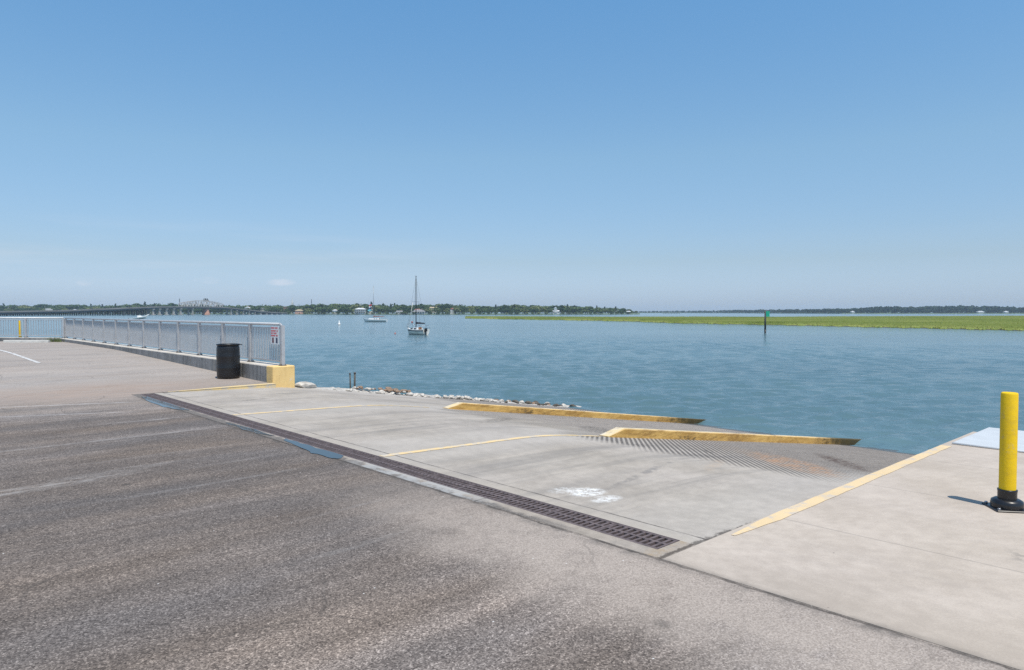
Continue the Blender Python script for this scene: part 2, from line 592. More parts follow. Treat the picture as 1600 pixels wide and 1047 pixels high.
def mat_wall():
    g = G('wall_concrete')
    c = g.coord()
    x, y, z = g.sep(c)
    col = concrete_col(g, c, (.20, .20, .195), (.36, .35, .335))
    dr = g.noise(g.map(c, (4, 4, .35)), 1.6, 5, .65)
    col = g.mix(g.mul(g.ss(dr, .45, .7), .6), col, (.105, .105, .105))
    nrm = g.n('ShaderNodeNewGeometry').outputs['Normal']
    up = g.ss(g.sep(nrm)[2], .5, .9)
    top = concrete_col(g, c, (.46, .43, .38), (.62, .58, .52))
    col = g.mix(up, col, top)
    nm = g.bump(g.noise(c, 22, 5, .65), .5, .01)
    return g.set(col, .85, 0, nm, .3)


def mat_paint(name, col, worn, wear=.5, scale=6, stain=0.0, stainc=(.06, .05, .035)):
    g = G(name)
    c = g.coord()
    n = g.noise(c, scale, 6, .72)
    v = g.mix(g.noise(c, 2.2, 4), tuple(k * .88 for k in col), tuple(min(1, k * 1.08) for k in col))
    cc = g.mix(g.ss(n, 1 - wear, 1.12 - wear), v, worn)
    if stain:
        n2 = g.noise(g.map(c, (1.0, 3, 3)), 2.3, 6, .75, .3)
        cc = g.mix(g.mul(g.ss(n2, .50, .72), stain), cc, stainc)
        n3 = g.noise(g.map(c, (5, 3, 1.2)), 2.0, 5, .7)
        cc = g.mix(g.mul(g.ss(n3, .46, .75), stain * .55), cc, (.30, .17, .055))
    nm = g.bump(g.noise(c, 40, 4), .4, .004)
    return g.set(cc, .7, 0, nm, .3)


def mat_kerb():
    """yellow launch kerb: ochre weathered sides, algae and black towards the water"""
    g = G('launch_kerb_paint')
    c = g.coord()
    x, y, z = g.sep(c)
    n = g.noise(c, 5, 6, .72)
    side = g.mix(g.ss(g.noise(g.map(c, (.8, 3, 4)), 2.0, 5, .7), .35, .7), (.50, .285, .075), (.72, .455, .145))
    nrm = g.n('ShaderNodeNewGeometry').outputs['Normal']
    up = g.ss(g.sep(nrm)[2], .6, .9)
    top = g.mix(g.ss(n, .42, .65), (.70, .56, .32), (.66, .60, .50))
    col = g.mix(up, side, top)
    brown = g.ss(g.noise(g.map(c, (1.2, 3, 6)), 1.7, 6, .72), .44, .66)
    col = g.mix(g.mul(brown, .60), col, (.190, .095, .030))
    blk = g.mul(g.ss(g.noise(g.map(c, (1, 4, 5), (7, 0, 0)), 1.2, 6, .75), .54, .63), g.ss(x, .6, 3))
    col = g.mix(g.mul(blk, .85), col, (.038, .032, .026))
    alg = g.ss(g.add(x, g.mul(g.sub(n, .5), 2.6)), 7.6, 9.4)
    col = g.mix(g.mul(alg, .92), col, (.040, .036, .014))
    nm = g.bump(g.noise(c, 25, 5, .7), .6, .01)
    return g.set(col, .75, 0, nm, .3)


def mat_water():
    g = G('river_water')
    c = g.coord()
    n1 = g.noise(g.map(c, (.30, 1.0, 1), rot=(0, 0, .12)), 1.6, 4, .62)
    n2 = g.noise(g.map(c, (.38, 1.0, 1), rot=(0, 0, -.15)), 5.5, 4, .62)
    n3 = g.noise(g.map(c, (.3, 1.0, 1)), .28, 3, .5)
    h = g.add(g.mul(n1, .8), g.add(g.mul(n2, .30), g.mul(n3, .5)))
    nm = g.bump(h, 1.0, .13)
    pat = g.noise(g.map(c, (.012, .05, 1)), 1.0, 4, .6)
    col = g.mix(g.ss(pat, .35, .68), (.080, .143, .161), (.110, .185, .206))
    return g.set(col, .12, 0, nm, .5, IOR=1.333)


def mat_leaf(name, c0, c1):
    g = G(name)
    c = g.coord()
    oi = g.n('ShaderNodeObjectInfo').outputs['Random']
    n = g.noise(c, .45, 3, .6)
    col = g.mix(g.ss(g.add(g.mul(n, .7), g.mul(oi, .4)), .35, .75), c0, c1)
    return g.set(col, .8, 0, None, .15)


def mat_marsh():
    g = G('cordgrass')
    c = g.coord()
    n = g.noise(g.map(c, (.02, .05, 1)), 1.0, 4, .6)
    n2 = g.noise(c, .6, 3, .6)
    col = g.ramp(g.add(g.mul(n, .75), g.mul(n2, .25)), [(.33, (.135, .182, .036)), (.5, (.235, .285, .068)), (.68, (.345, .360, .120))])
    return g.set(col, .7, 0, None, .2)


M = {}
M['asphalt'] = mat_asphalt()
M['ramp'] = mat_ramp()
M['pad'] = mat_pad()
M['apron'] = mat_apron()
M['wall'] = mat_wall()
M['kerb'] = mat_kerb()
M['water'] = mat_water()
M['rail'] = plain('grey_railing_paint', (.50, .50, .505), .45, .35, .1, 5)
M['picket'] = plain('picket_grey', (.47, .47, .475), .45, .3, .1, 5)
M['rail_dark'] = plain('post_foot_metal', (.13, .115, .105), .7, .3)
M['iron'] = plain('rusty_cast_iron', (.165, .125, .118), .65, .35, .35, 14, .004)
M['pit'] = plain('drain_pit', (.030, .026, .024), .95)
M['yellow'] = mat_paint('bollard_yellow', (.80, .52, .010), (.60, .42, .10), .44, 9, .34, (.30, .20, .05))
M['rubber'] = plain('black_rubber', (.014, .014, .016), .32, 0, .3, 9)
M['steel'] = plain('bolt_steel', (.42, .42, .43), .35, .8)
M['drum'] = plain('black_drum_plastic', (.011, .011, .0125), .38, 0, .25, 4, .002)
M['endpaint'] = mat_paint('wall_end_yellow', (.80, .56, .24), (.74, .58, .37), .42, 3.5, .25, (.25, .14, .05))
M['linepaint'] = mat_paint('lane_line_yellow', (.74, .55, .29), (.54, .48, .40), .52, 5)
M['edgepaint'] = mat_paint('dock_edge_yellow', (.70, .53, .31), (.53, .46, .38), .50, 4)
M['white_line'] = mat_paint('white_line_paint', (.62, .61, .59), (.34, .32, .31), .52, 5)
M['alu'] = plain('aluminium_plate', (.68, .68, .665), .42, .25, .06, 3, .001)
M['stop'] = plain('wheel_stop_concrete', (.50, .49, .46), .85, 0, .15, 6, .005)
M['rock_white'] = plain('pale_limestone', (.54, .50, .445), .9, 0, .45, 3, .03)
M['rock_brown'] = plain('brown_stained_rock', (.270, .185, .130), .9, 0, .4, 3, .03)
M['rock_dark'] = plain('dark_wet_rock', (.105, .090, .070), .7, 0, .4, 3, .03)
M['bank'] = plain('bank_gravel', (.46, .43, .39), .9, 0, .35, 5, .05)
M['hull'] = plain('white_gelcoat', (.78, .78, .76), .25, 0, .04, 2)
M['hull_cream'] = plain('old_cream_gelcoat', (.70, .68, .62), .4, 0, .1, 2)
M['navy'] = plain('navy_canvas', (.016, .024, .040), .6, 0, .15)
M['antifoul'] = plain('dark_antifouling', (.022, .024, .026), .6)
M['redcover'] = plain('red_brown_sail_cover', (.25, .070, .045), .7)
M['darkwin'] = plain('dark_window', (.022, .028, .034), .12)
M['mast'] = plain('mast_alloy_dark', (.035, .048, .055), .45, .3)
M['mast_light'] = plain('mast_alloy_grey', (.26, .28, .29), .4, .4)
M['wood'] = plain('teak', (.26, .11, .045), .6)
M['flag_red'] = plain('flag_red', (.50, .05, .06), .7)
M['flag_blue'] = plain('flag_blue', (.03, .05, .16), .7)
M['flag_aqua'] = plain('flag_aqua', (.20, .50, .55), .7)
M['white'] = plain('white_paint', (.78, .78, .76), .55, 0, .05)
M['pile'] = plain('pile_timber', (.085, .080, .070), .85, 0, .3, 3)
M['pile_wet'] = plain('pile_wet', (.012, .012, .013), .5)
M['green'] = plain('green_daymark', (.045, .62, .34), .5, 0, .05)
M['bconc'] = plain('bridge_concrete', (.36, .34, .31), .85, 0, .25, .05)
M['bdeck'] = plain('bridge_deck_weathered', (.215, .205, .195), .85, 0, .25, .05)
M['bpile'] = plain('bridge_dark_piles', (.030, .031, .033), .85, 0, .25, .1)
M['bsteel'] = plain('bridge_girder_steel', (.115, .135, .145), .6, 0, .2, .05)
M['truss'] = plain('truss_pale_paint', (.50, .475, .45), .6, 0, .12, .1)
M['brick'] = plain('brick_far', (.36, .20, .145), .9, 0, .12, .3)
M['pink'] = plain('pink_stucco', (.62, .36, .27), .8, 0, .08, .3)
M['hwhite'] = plain('house_white', (.60, .59, .56), .7, 0, .05, .3)
M['hcream'] = plain('house_cream', (.58, .52, .40), .7, 0, .06, .3)
M['roof_grey'] = plain('roof_grey', (.22, .22, .225), .8, 0, .1, .4)
M['roof_tan'] = plain('roof_tan', (.44, .36, .23), .8, 0, .1, .4)
M['roof_red'] = plain('roof_red', (.50, .155, .12), .8, 0, .1, .4)
M['roof_white'] = plain('roof_metal_white', (.62, .63, .64), .5, 0, .05, .4)
M['lawn'] = plain('far_lawn', (.085, .120, .045), .9, 0, .35, .03)
M['bark'] = plain('bark', (.10, .075, .055), .9)
M['mud'] = plain('marsh_mud', (.085, .078, .045), .8, 0, .3, .3)
M['marsh'] = mat_marsh()
M['leaf_oak'] = mat_leaf('oak_foliage', (.036, .068, .024), (.092, .135, .046))
M['leaf_pale'] = mat_leaf('pale_foliage', (.095, .130, .046), (.175, .200, .075))
M['leaf_pine'] = mat_leaf('pine_foliage', (.024, .048, .024), (.050, .080, .038))
M['leaf_far'] = mat_leaf('far_woods_foliage', (.024, .046, .030), (.048, .074, .042))
M['signred'] = plain('sign_red', (.52, .035, .050), .5)
M['signblue'] = plain('sign_dark_blue', (.035, .055, .11), .5)
M['signbrown'] = plain('sign_dark_red', (.17, .065, .075), .5)
M['buoy_pink'] = plain('faded_pink_buoy', (.40, .16, .15), .6)


def mat_puddle():
    g = G('puddle_water')
    c = g.coord()
    nm = g.bump(g.noise(c, 7, 2), .03, .004)
    return g.set((.045, .055, .060), .03, 0, nm, .5, IOR=1.333)


M['puddle'] = mat_puddle()

# ------------------------------------------------------------------ ground on the shore
def amax(s):
    return 39.3 + (2.9 - s) * .90


def build_lot():
    mb = MB()
    ss = [-60, -40, -28, -20, -15, -11, -8, -6, -4, -2.5, -1.2, -.45]
    for (lst, amin) in ((ss, -40), ([-.45, .3, 1.2, 2.0, 2.8], 13.445)):
        na = 60
        rows = []
        for s in lst:
            top = amax(s)
            row = []
            for k in range(na + 1):
                if amin < 0:
                    a = -40 + 50 * k / 10 if k <= 10 else 10 + (top - 10) * (k - 10) / (na - 10)
                else:
                    a = amin + (top - amin) * k / na
                row.append((s, a, zlot(a)))
            rows.append(row)
        vs = [p for r in rows for p in r]
        n = na + 1
        fs = [(i * n + k, (i + 1) * n + k, (i + 1) * n + k + 1, i * n + k + 1) for i in range(len(rows) - 1) for k in range(na)]
        mb.add(vs, fs, 0, True)
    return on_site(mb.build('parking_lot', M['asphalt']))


build_lot()

NG, GL = 22, .61                       # grates in the drain, length of each
GEND = NG * GL


def build_ramp():
    mb = MB()
    s_list = [0, .5, 1.2, 2.2] + [2.2 + .14 * k for k in range(1, 11)] + [5, 8, 11, 14, 18, 22]
    a_list = [-.15, 2, 4.3, 6.6, 9.0, 11.3, 13.445]
    left = [-.15, 2, 4.3, 6.6, 9.0, 11.3, 13.75]
    vs = []
    for s in s_list:
        for i, a in enumerate(left):
            vs.append((s, a if s > 2.0 or i < 6 else 13.445, zramp(s)))
    n = len(left)
    fs = [(i * n + k, (i + 1) * n + k, (i + 1) * n + k + 1, i * n + k + 1) for i in range(len(s_list) - 1) for k in range(n - 1)]
    mb.add(vs, fs, 0, False)
    # outer edge, dropped into the bank
    e = [(s, 13.75 if s > 2.0 else 13.445, zramp(s)) for s in s_list]
    e2 = [(p[0], p[1], p[2] - .5) for p in e]
    m = len(e)
    mb.add(e + e2, [(i, i + 1, m + i + 1, m + i) for i in range(m - 1)])
    return on_site(mb.build('boat_ramp', M['ramp']))


build_ramp()

# concrete dock pad beside the ramp
mb = MB()
mb.poly([(-.45, -16), (7.41, -16), (7.41, -.15), (-.45, -.15)], -4.0, .003)
on_site(mb.build('dock_pad', M['pad']))

# concrete apron around the drain
mb = MB()
mb.box(-.45, -.305, -.145, GEND + .04, -.4, .002)
mb.box(-.305, -.003, -.145, -.006, -.4, .0015)
mb.box(-.305, -.003, GEND + .006, GEND + .04, -.4, .0015)
on_site(mb.build('drain_apron', M['apron']))

# dock edge line and lane lines (thin painted sheets following the surface)
def strip(name, s0, s1, a, w, mat, zf, taper=False, n=24):
    mb = MB()
    vs = []
    for k in range(n + 1):
        s = s0 + (s1 - s0) * k / n
        j = random.uniform(-.006, .006)
        ww = w * (min(1, .25 + k / 4) if taper else 1)
        vs += [(s, a - ww / 2 + j, zf(s) + .004), (s, a + ww / 2 + j, zf(s) + .004)]
    mb.add(vs, [(2 * k, 2 * k + 2, 2 * k + 3, 2 * k + 1) for k in range(n)])
    return on_site(mb.build(name, mat))


strip('dock_edge_line', .40, 5.85, -.222, .125, M['edgepaint'], lambda s: .003, True)
for a in (4.3, 9.0):
    strip('lane_line', .02, 4.15, a, .115, M['linepaint'], zramp)
# white stall lines on the lot
def lot_line(p, q, w):
    """p, q in site coords (s, a)"""
    mb = MB()
    d = Vector((q[0] - p[0], q[1] - p[1])).normalized()
    nn = Vector((-d.y, d.x)) * (w / 2)
    vs = []
    N_ = 20
    for k in range(N_ + 1):
        t = k / N_
        s, a = p[0] + (q[0] - p[0]) * t, p[1] + (q[1] - p[1]) * t
        vs += [(s + nn.x, a + nn.y, zlot(a) + .006), (s - nn.x, a - nn.y, zlot(a) + .006)]
    mb.add(vs, [(2 * k, 2 * k + 1, 2 * k + 3, 2 * k + 2) for k in range(N_)])
    return on_site(mb.build('stall_line', M['white_line']))


lot_line((-.60, 23.2), (-.75, 34.5), .12)
lot_line((-3.4, 23.2), (-3.55, 34.5), .12)

# puddles lying against the drain
def puddle(pts):
    mb = MB()
    out = []
    n = len(pts)
    for i in range(n):                                       # rounded, ragged outline
        a, b = Vector(pts[i]), Vector(pts[(i + 1) % n])
        for t in (0, .25, .5, .75):
            p = a.lerp(b, t)
            out.append((p.x + random.uniform(-.022, .022), p.y + random.uniform(-.05, .05)))
    mb.add([(s, a, .007) for s, a in out], [tuple(range(len(out)))])
    o = on_site(mb.build('puddle', M['puddle']))
    return o


puddle([(-.312, 4.62), (-.318, 5.6), (-.33, 6.25), (-.385, 6.15), (-.455, 5.55), (-.52, 5.0), (-.50, 4.62), (-.42, 4.55)])
puddle([(-.335, 6.5), (-.34, 8.0), (-.40, 8.2), (-.46, 7.4), (-.43, 6.7)])
puddle([(-.32, 10.1), (-.32, 12.8), (-.40, 12.9), (-.52, 12.0), (-.55, 10.9), (-.43, 10.2)])

# bank of stones beside the ramp, down to the water
mb = MB()
vs = []
nb = 24
for k in range(nb + 1):
    s = 3.36 + (15.5 - 3.36) * k / nb
    z = zramp(s)
    for a, dz in ((13.75, -.02), (14.05, .045), (14.7, -.25), (16.2, -1.1), (19, -2.6)):
        vs.append((s, a + random.uniform(-.05, .05) * (a > 13.8), z + dz + random.uniform(-.05, .05) * (a > 13.8)))
fs = [(i * 5 + k, (i + 1) * 5 + k, (i + 1) * 5 + k + 1, i * 5 + k + 1) for i in range(nb) for k in range(4)]
mb.add(vs, fs, 0, True)
on_site(mb.build('shore', M['bank']))

# ------------------------------------------------------------------ water
def build_water():
    d1 = np.geomspace(9.0, 330.0, 620)
    d2 = np.geomspace(330.0, 26000.0, 70)[1:]
    d = np.concatenate([d1, d2])
    ang = np.radians(np.linspace(-64, 64, 900))
    D, A = np.meshgrid(d, ang, indexing='ij')
    ox, oy = 0.0, 2.0
    X = ox + D * np.sin(A)
    Y = oy + D * np.cos(A)
    cell = np.maximum(D * .0059, D * 2 * .00249)
    Z = np.zeros_like(X)
    r = np.random.default_rng(5)
    for i in range(54):
        lam = float(np.exp(r.uniform(np.log(.36), np.log(2.1))))
        th = r.normal(R(-78), R(27))
        k = 2 * np.pi / lam
        amp = .0080 * lam ** .82
        fade = np.clip((lam / cell - 2.2) / 2.5, 0, 1)
        ph = k * (X * np.cos(th) + Y * np.sin(th)) + r.uniform(0, 6.28) + .8 * np.sin(.13 * X + .21 * Y + i)
        w = np.sin(ph)
        Z += amp * fade * (w + .25 * np.cos(2 * ph)) * (.75 + .35 * np.sin(.05 * X * ((i % 3) + 1) + .09 * Y + i * 2.1))
    calm = np.clip((D - 11) / 9, .25, 1)
    Z *= calm
    v = np.stack([X, Y, WATER + Z], -1)
    ny, nx = D.shape
    me = grid_mesh('water', v[:, ::-1, :], nx, ny, M['water'])
    o = bpy.data.objects.new('water', me)
    COL.objects.link(o)
    o['kind'] = 'structure'
    return o


build_water()

# ------------------------------------------------------------------ trench drain
def build_drain():
    root = thing('trench_drain', S(0, 0, 0), TH, 'long rusty iron trench drain between the asphalt and the ramp', 'drain')
    mb = MB()
    mb.box(-.305, -.297, -.004, GEND + .004, -.4, .003)
    mb.box(-.012, -.003, -.004, GEND + .004, -.4, .003)
    mb.build('frame', M['iron'], root)
    mb = MB()
    mb.box(-.296, -.013, 0, GEND, -.42, -.30)
    mb.build('channel', M['pit'], root)
    g = MB()
    L = GL - .006
    z0, z1 = -.03, .001
    x0, x1 = -.2955, -.0135
    w = .024
    g.box(x0, x0 + w, 0, L, z0, z1)
    g.box(x1 - w, x1, 0, L, z0, z1)
    xm = (x0 + x1) / 2
    g.box(xm - .013, xm + .013, 0, L, z0, z1)
    nsl = 10
    pitch = L / nsl
    for k in range(nsl + 1):
        y = k * pitch
        ya, yb = max(0, y - pitch * .20), min(L, y + pitch * .20)
        if k in (0, nsl):
            ya, yb = (0, .022) if k == 0 else (L - .022, L)
        for (xa, xb) in ((x0 + w, xm - .013), (xm + .013, x1 - w)):
            g.box(xa, xb, ya, yb, z0, z1 - .0012)
    first = g.build('grate', M['iron'], root)
    for k in range(NG):
        o = first if k == 0 else first.copy()
        if k:
            COL.objects.link(o)
            o.parent = root
        o.location = (0, k * GL + .003, random.uniform(-.0015, .0015))
    return root


build_drain()

# ------------------------------------------------------------------ wall, railings, kerb edge, sign
AW0, AW1 = 13.6, 39.45
SW0, SW1 = 2.78, 3.35
WTOP = .425


def build_wall():
    root = thing('concrete_wall', S(SW0, AW0, 0), TH, 'low stained concrete wall with yellow painted end carrying the long railing', 'wall')
    mb = MB()
    n = 13
    L = AW1 - AW0
    for k in range(n):                                       # cast in bays, hairline joints between
        y0 = .40 if k == 0 else L * k / n + .006
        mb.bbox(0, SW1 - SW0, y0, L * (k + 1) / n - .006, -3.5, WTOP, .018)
    mb.build('wall_body', M['wall'], root)
    mb = MB()
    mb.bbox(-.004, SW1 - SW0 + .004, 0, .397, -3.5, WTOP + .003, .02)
    e = mb.build('wall_end', M['endpaint'], root)
    e['label'] = 'yellow painted end of the wall'
    return root


build_wall()

RTOP = 1.497


def railing(name, p, q, ztop, zbot, nspan, pick, label, cat, rounded_start):
    """picket railing from world point p to q"""
    p, q = Vector(p), Vector(q)
    L = (q - p).length
    ang = math.atan2(q.y - p.y, q.x - p.x)
    root = thing(name, (p.x, p.y, zbot), ang, label, cat, 'aluminium railings')
    H = ztop - zbot
    t = MB()
    if rounded_start:
        pts = [(0, 0, 0.0), (0, 0, H - .16)]
        for k in range(1, 7):
            th = k / 6 * math.pi / 2
            pts.append((.13 * (1 - math.cos(th)), 0, H - .16 + .13 * math.sin(th)))
        pts.append((L, 0, H - .03))
        t.path(pts, .035, 10)
    else:
        t.tube((0, 0, H - .03), (L, 0, H - .03), .035, n=10)
    t.build('top_rail', M['rail'], root)
    b = MB()
    b.box(.03, L - .03, -.02, .02, .085, .125)
    b.box(.03, L - .03, -.018, .018, H - .145, H - .11)
    b.build('bottom_rail', M['rail'], root)
    sp = L / nspan
    post = MB()
    post.box(-.050, .050, -.045, .045, .012, H - .055)
    foot = MB()
    foot.box(-.075, .075, -.075, .075, 0, .014)
    for a in (-1, 1):
        for c in (-1, 1):
            foot.tube((a * .05, c * .05, .01), (a * .05, c * .05, .045), .012, n=6)
    pk = MB()
    n = int(sp / pick)
    for i in range(1, n):
        x = sp * i / n
        pk.box(x - .011, x + .011, -.011, .011, .125, H - .145)
    po = post.build('post', M['rail'], root)
    fo = foot.build('post_foot', M['rail_dark'], po)
    pan = pk.build('picket_panel', M['picket'], root)
    for k in range(nspan + 1):
        if k == 0:
            o = po
        else:
            o = po.copy()
            COL.objects.link(o)
            o.parent = root
            f = fo.copy()
            COL.objects.link(f)
            f.parent = o
        o.location = (sp * k, 0, 0)
        if k < nspan:
            w = pan if k == 0 else pan.copy()
            if k:
                COL.objects.link(w)
                w.parent = root
            w.location = (sp * k, 0, 0)
    return root


corner = S(3.08, 39.4, 0)
railing('railing', S(3.08, 13.72, 0), corner, RTOP, WTOP + .003, 13, .102,
        'long grey picket railing with rounded end on top of the concrete wall', 'railing', True)
lq = Vector((-41.0, 38.9, 0))
railing('railing', (corner.x - .12, corner.y + .02, 0), lq, 1.50, .45, 8, .148,
        'short grey picket railing closing the far end of the lot behind a yellow bollard', 'railing', False)
# low kerb wall below the far railing
d = (lq - corner)
mb = MB()
mb.bbox(.35, d.length, -.2, .2, -3.5, .447, .02)
o = mb.build('kerb_wall', M['wall'])
o.location = (corner.x, corner.y, 0)
o.rotation_euler = (0, 0, math.atan2(d.y, d.x))
tag(o, 'low concrete kerb wall under the short far railing', 'wall')

# yellow step edge beside the ramp
mb = MB()
vs = []
for k in range(9):
    s = .30 + (2.775 - .30) * k / 8
    w = .05 + .15 * min(1, k / 5)
    vs += [(s, 13.452, zramp(s) - .1), (s, 13.452, .008 + .012 * k / 8), (s, 13.452 + w, .008 + .012 * k / 8), (s, 13.452 + w, -.12)]
fs = []
for k in range(8):
    a, b = 4 * k, 4 * k + 4
    fs += [(a, b, b + 1, a + 1), (a + 1, b + 1, b + 2, a + 2), (a + 2, b + 2, b + 3, a + 3)]
fs += [(0, 1, 2, 3), (35, 34, 33, 32)]
mb.add(vs, fs)
o = mb.build('step_kerb', mat_paint('step_kerb_paint', (.70, .53, .27), (.52, .46, .38), .50, 4))
on_site(o, None)
tag(o, 'worn yellow kerb edge leading from the drain to the yellow wall end', 'kerb')

# warning sign on the railing's end
root = thing('warning_sign', S(3.032, 13.80, .96), TH, 'white sign with red lettering fixed at the end of the long railing', 'sign')
mb = MB()
mb.box(-.004, 0, 0, .48, 0, .45)
mb.build('board', M['white'], root)
words = [(.43, [.22, .15]), (.355, [.30, .10]), (.295, [.12, .20]), (.235, [.26, .14])]
for z, ws in words:
    y = .46
    for w in ws:
        mb = MB()                                             # rows of small red capitals, too small to read
        n = max(2, int(w / .036))
        for i in range(n):
            yy = y - i * .036
            mb.box(-.0065, -.0042, yy - .024, yy, z - .036, z)
        y -= w + .03
        mb.build('word', M['signred'], root)
mb = MB()
mb.box(-.0065, -.0042, .30, .40, .03, .165)
mb.build('pictogram', M['signbrown'], root)
mb = MB()
mb.box(-.0065, -.0042, .08, .18, .03, .165)
mb.build('pictogram', M['signblue'], root)

# ------------------------------------------------------------------ drum
def build_drum():
    root = thing('black_drum', S(2.42, 15.55, zlot(15.55)), TH, 'black plastic drum bin standing against the concrete wall', 'drum')
    prof = [(.0, .0), (.255, .0), (.275, .012), (.285, .06), (.288, .20), (.292, .26), (.297, .285), (.290, .31), (.289, .45),
            (.292, .56), (.297, .585), (.290, .61), (.287, .72), (.284, .80), (.276, .84), (.262, .868), (.262, .868)]
    mb = MB()
    mb.lathe(prof, 40)
    mb.build('body', M['drum'], root)
    mb = MB()
    mb.lathe([(.258, .866), (.284, .868), (.290, .880), (.290, .898), (.282, .908), (.262, .908), (.256, .898), (.256, .60), (0, .59)], 40)
    mb.build('rim', M['drum'], root)
    mb = MB()
    d = Vector((cT, -sT))                                    # towards picture right in site axes
    for p, q in (((.26, .893), (.36, .889)), ((.36, .889), (.365, .872))):
        mb.tube((d.x * p[0], d.y * p[0], p[1]), (d.x * q[0], d.y * q[0], q[1]), .012, n=6)
    mb.build('handle', M['drum'], root)


build_drum()

# ------------------------------------------------------------------ bollards
def bollard(loc, rz, label, full=True):
    root = thing('bollard', loc, rz, label, 'bollard', 'yellow bollards')
    mb = MB()
    mb.lathe([(.066, .15), (.066, 1.035), (.062, 1.047), (.056, 1.050), (.050, 1.044), (0, 1.044)], 28)
    mb.build('tube', M['yellow'], root)
    mb = MB()
    mb.lathe([(.074, .06), (.0745, .155), (.077, .168), (.077, .178), (.0665, .180)], 28)
    mb.build('collar', M['rubber'], root)
    mb = MB()
    mb.lathe([(.125, .014), (.128, .05), (.122, .078), (.100, .092), (.078, .095), (.070, .095)], 28)
    mb.build('base', M['rubber'], root)
    mb = MB()
    mb.bbox(-.145, .145, -.145, .145, 0, .016, .006)
    pl = mb.build('base_plate', M['rubber'], root)
    for a, b in ((-1, -1), (1, -1), (1, 1), (-1, 1)):
        m2 = MB()
        m2.tube((a * .118, b * .118, .015), (a * .118, b * .118, .032), .013, n=6)
        m2.build('bolt', M['steel'], pl)
    return root


bollard((4.455, 6.225, .003), R(-10), 'yellow bollard with black rubber base on the concrete dock pad')
p = atd(31, 37.9)
bollard((p.x, p.y, zlot(40)), 0, 'yellow bollard standing before the short far railing behind the wheel stop')

# wheel stop
p = at(42, 535.2, .27)
mb = MB()
prof = [(-.09, 0), (.09, 0), (.075, .10), (.05, .125), (-.05, .125), (-.075, .10)]
vs = [(x, y, z) for x in (-1.08, 1.08) for y, z in prof]
vs[1:1] = []
fs = [tuple(range(5, -1, -1)), tuple(range(6, 12))] + [(i, (i + 1) % 6, 6 + (i + 1) % 6, 6 + i) for i in range(6)]
mb.add(vs, fs)
o = mb.build('wheel_stop', M['stop'])
o.location = (p.x, p.y, .268)
o.rotation_euler = (0, 0, R(3))
tag(o, 'pale concrete wheel stop on the far end of the lot', 'wheel stop')

# weed tuft where the two railings meet
mb = MB()
for k in range(160):
    x, y = random.gauss(0, .28), random.gauss(0, .10)
    h = random.uniform(.10, .30)
    a = random.uniform(0, 6.28)
    dx, dy = math.cos(a) * .012, math.sin(a) * .012
    lx, ly = random.uniform(-.1, .1), random.uniform(-.1, .1)
    mb.add([(x - dx, y - dy, 0), (x + dx, y + dy, 0), (x + lx, y + ly, h)], [(0, 1, 2)])
o = mb.build('weed_tuft', M['leaf_pale'])
p = S(2.45, 38.6, zlot(38))
o.location = p
tag(o, 'green weed tuft growing at the corner where the railings meet', 'weeds')

# aluminium transition plate on the dock end
root = thing('dock_plate', S(6.05, -.24, .006), TH, 'pale aluminium plate lying on the water end of the dock pad', 'metal plate')
mb = MB()
mb.bbox(0, 1.81, -2.6, 0, 0, .022, .006)
mb.build('plate', M['alu'], root)
mb = MB()
mb.tube((.0, -2.6, .012), (.0, 0, .012), .014, n=8)
mb.build('hinge', M['white'], root)

# ------------------------------------------------------------------ launch kerbs
def launch_kerb(a, s0, label):
    root = bpy.data.objects.new
    mb = MB()
    w, h = .20, .155
    st = [(s0, .012), (s0 + .42, h)] + [(s0 + .42 + (16.4 - s0) * k / 10, h) for k in range(1, 11)]
    vs = []
    for i, (s, hh) in enumerate(st):
        z = zramp(s)
        b = .015
        j = random.uniform(-.005, .005)
        vs += [(s - s0, -w / 2 + j, z - .1), (s - s0, -w / 2 + j, z + hh - b * (hh > .1)), (s - s0, -w / 2 + b + j, z + hh), (s - s0, w / 2 - b, z + hh),
               (s - s0, w / 2, z + hh - b * (hh > .1)), (s - s0, w / 2, z - .1)]
    fs = []
    n = len(st)
    for i in range(n - 1):
        for k in range(5):
            fs.append((i * 6 + k, i * 6 + k + 1, i * 6 + 7 + k, i * 6 + 6 + k))
    fs.append(tuple(range(5, -1, -1)))
    fs.append(tuple(range((n - 1) * 6, n * 6)))
    fs = [tuple(reversed(f)) for f in fs]
    mb.add(vs, fs)
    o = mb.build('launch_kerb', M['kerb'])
    o.location = S(s0, a, 0)
    o.rotation_euler = (0, 0, TH)
    return tag(o, label, 'kerb', 'yellow launch kerbs on the ramp')


launch_kerb(4.3, 4.28, 'long weathered yellow kerb between the two ramp lanes closest to the concrete dock')
launch_kerb(9.0, 4.60, 'long weathered yellow kerb on the ramp close to the white shore rocks')

# ------------------------------------------------------------------ rocks
def rock_mesh(seed, mat):
    import bmesh
    bm = bmesh.new()
    bmesh.ops.create_icosphere(bm, subdivisions=2, radius=.5)
    r = np.random.default_rng(seed)
    dirs = r.normal(size=(9, 3))
    dirs /= np.linalg.norm(dirs, axis=1)[:, None]
    cut = r.uniform(.28, .46, 9)
    for v in bm.verts:
        p = np.array(v.co)
        for dd, c in zip(dirs, cut):
            t = p @ dd
            if t > c:
                p = p - dd * (t - c) * .9
        p = p * (1 + r.normal(0, .03))
        v.co = p
    me = bpy.data.meshes.new('rock')
    bm.to_mesh(me)
    bm.free()
    me.materials.append(mat)
    return me


ROCKS = {k: [rock_mesh(i * 7 + j, M['rock_' + k]) for i in range(5)] for j, k in enumerate(('white', 'brown', 'dark'))}
RLAB = {'white': 'pale white limestone rock in the line of riprap along the ramp edge',
        'brown': 'brown stained rock among the white riprap along the ramp edge',
        'dark': 'dark wet rock at the water end of the riprap'}


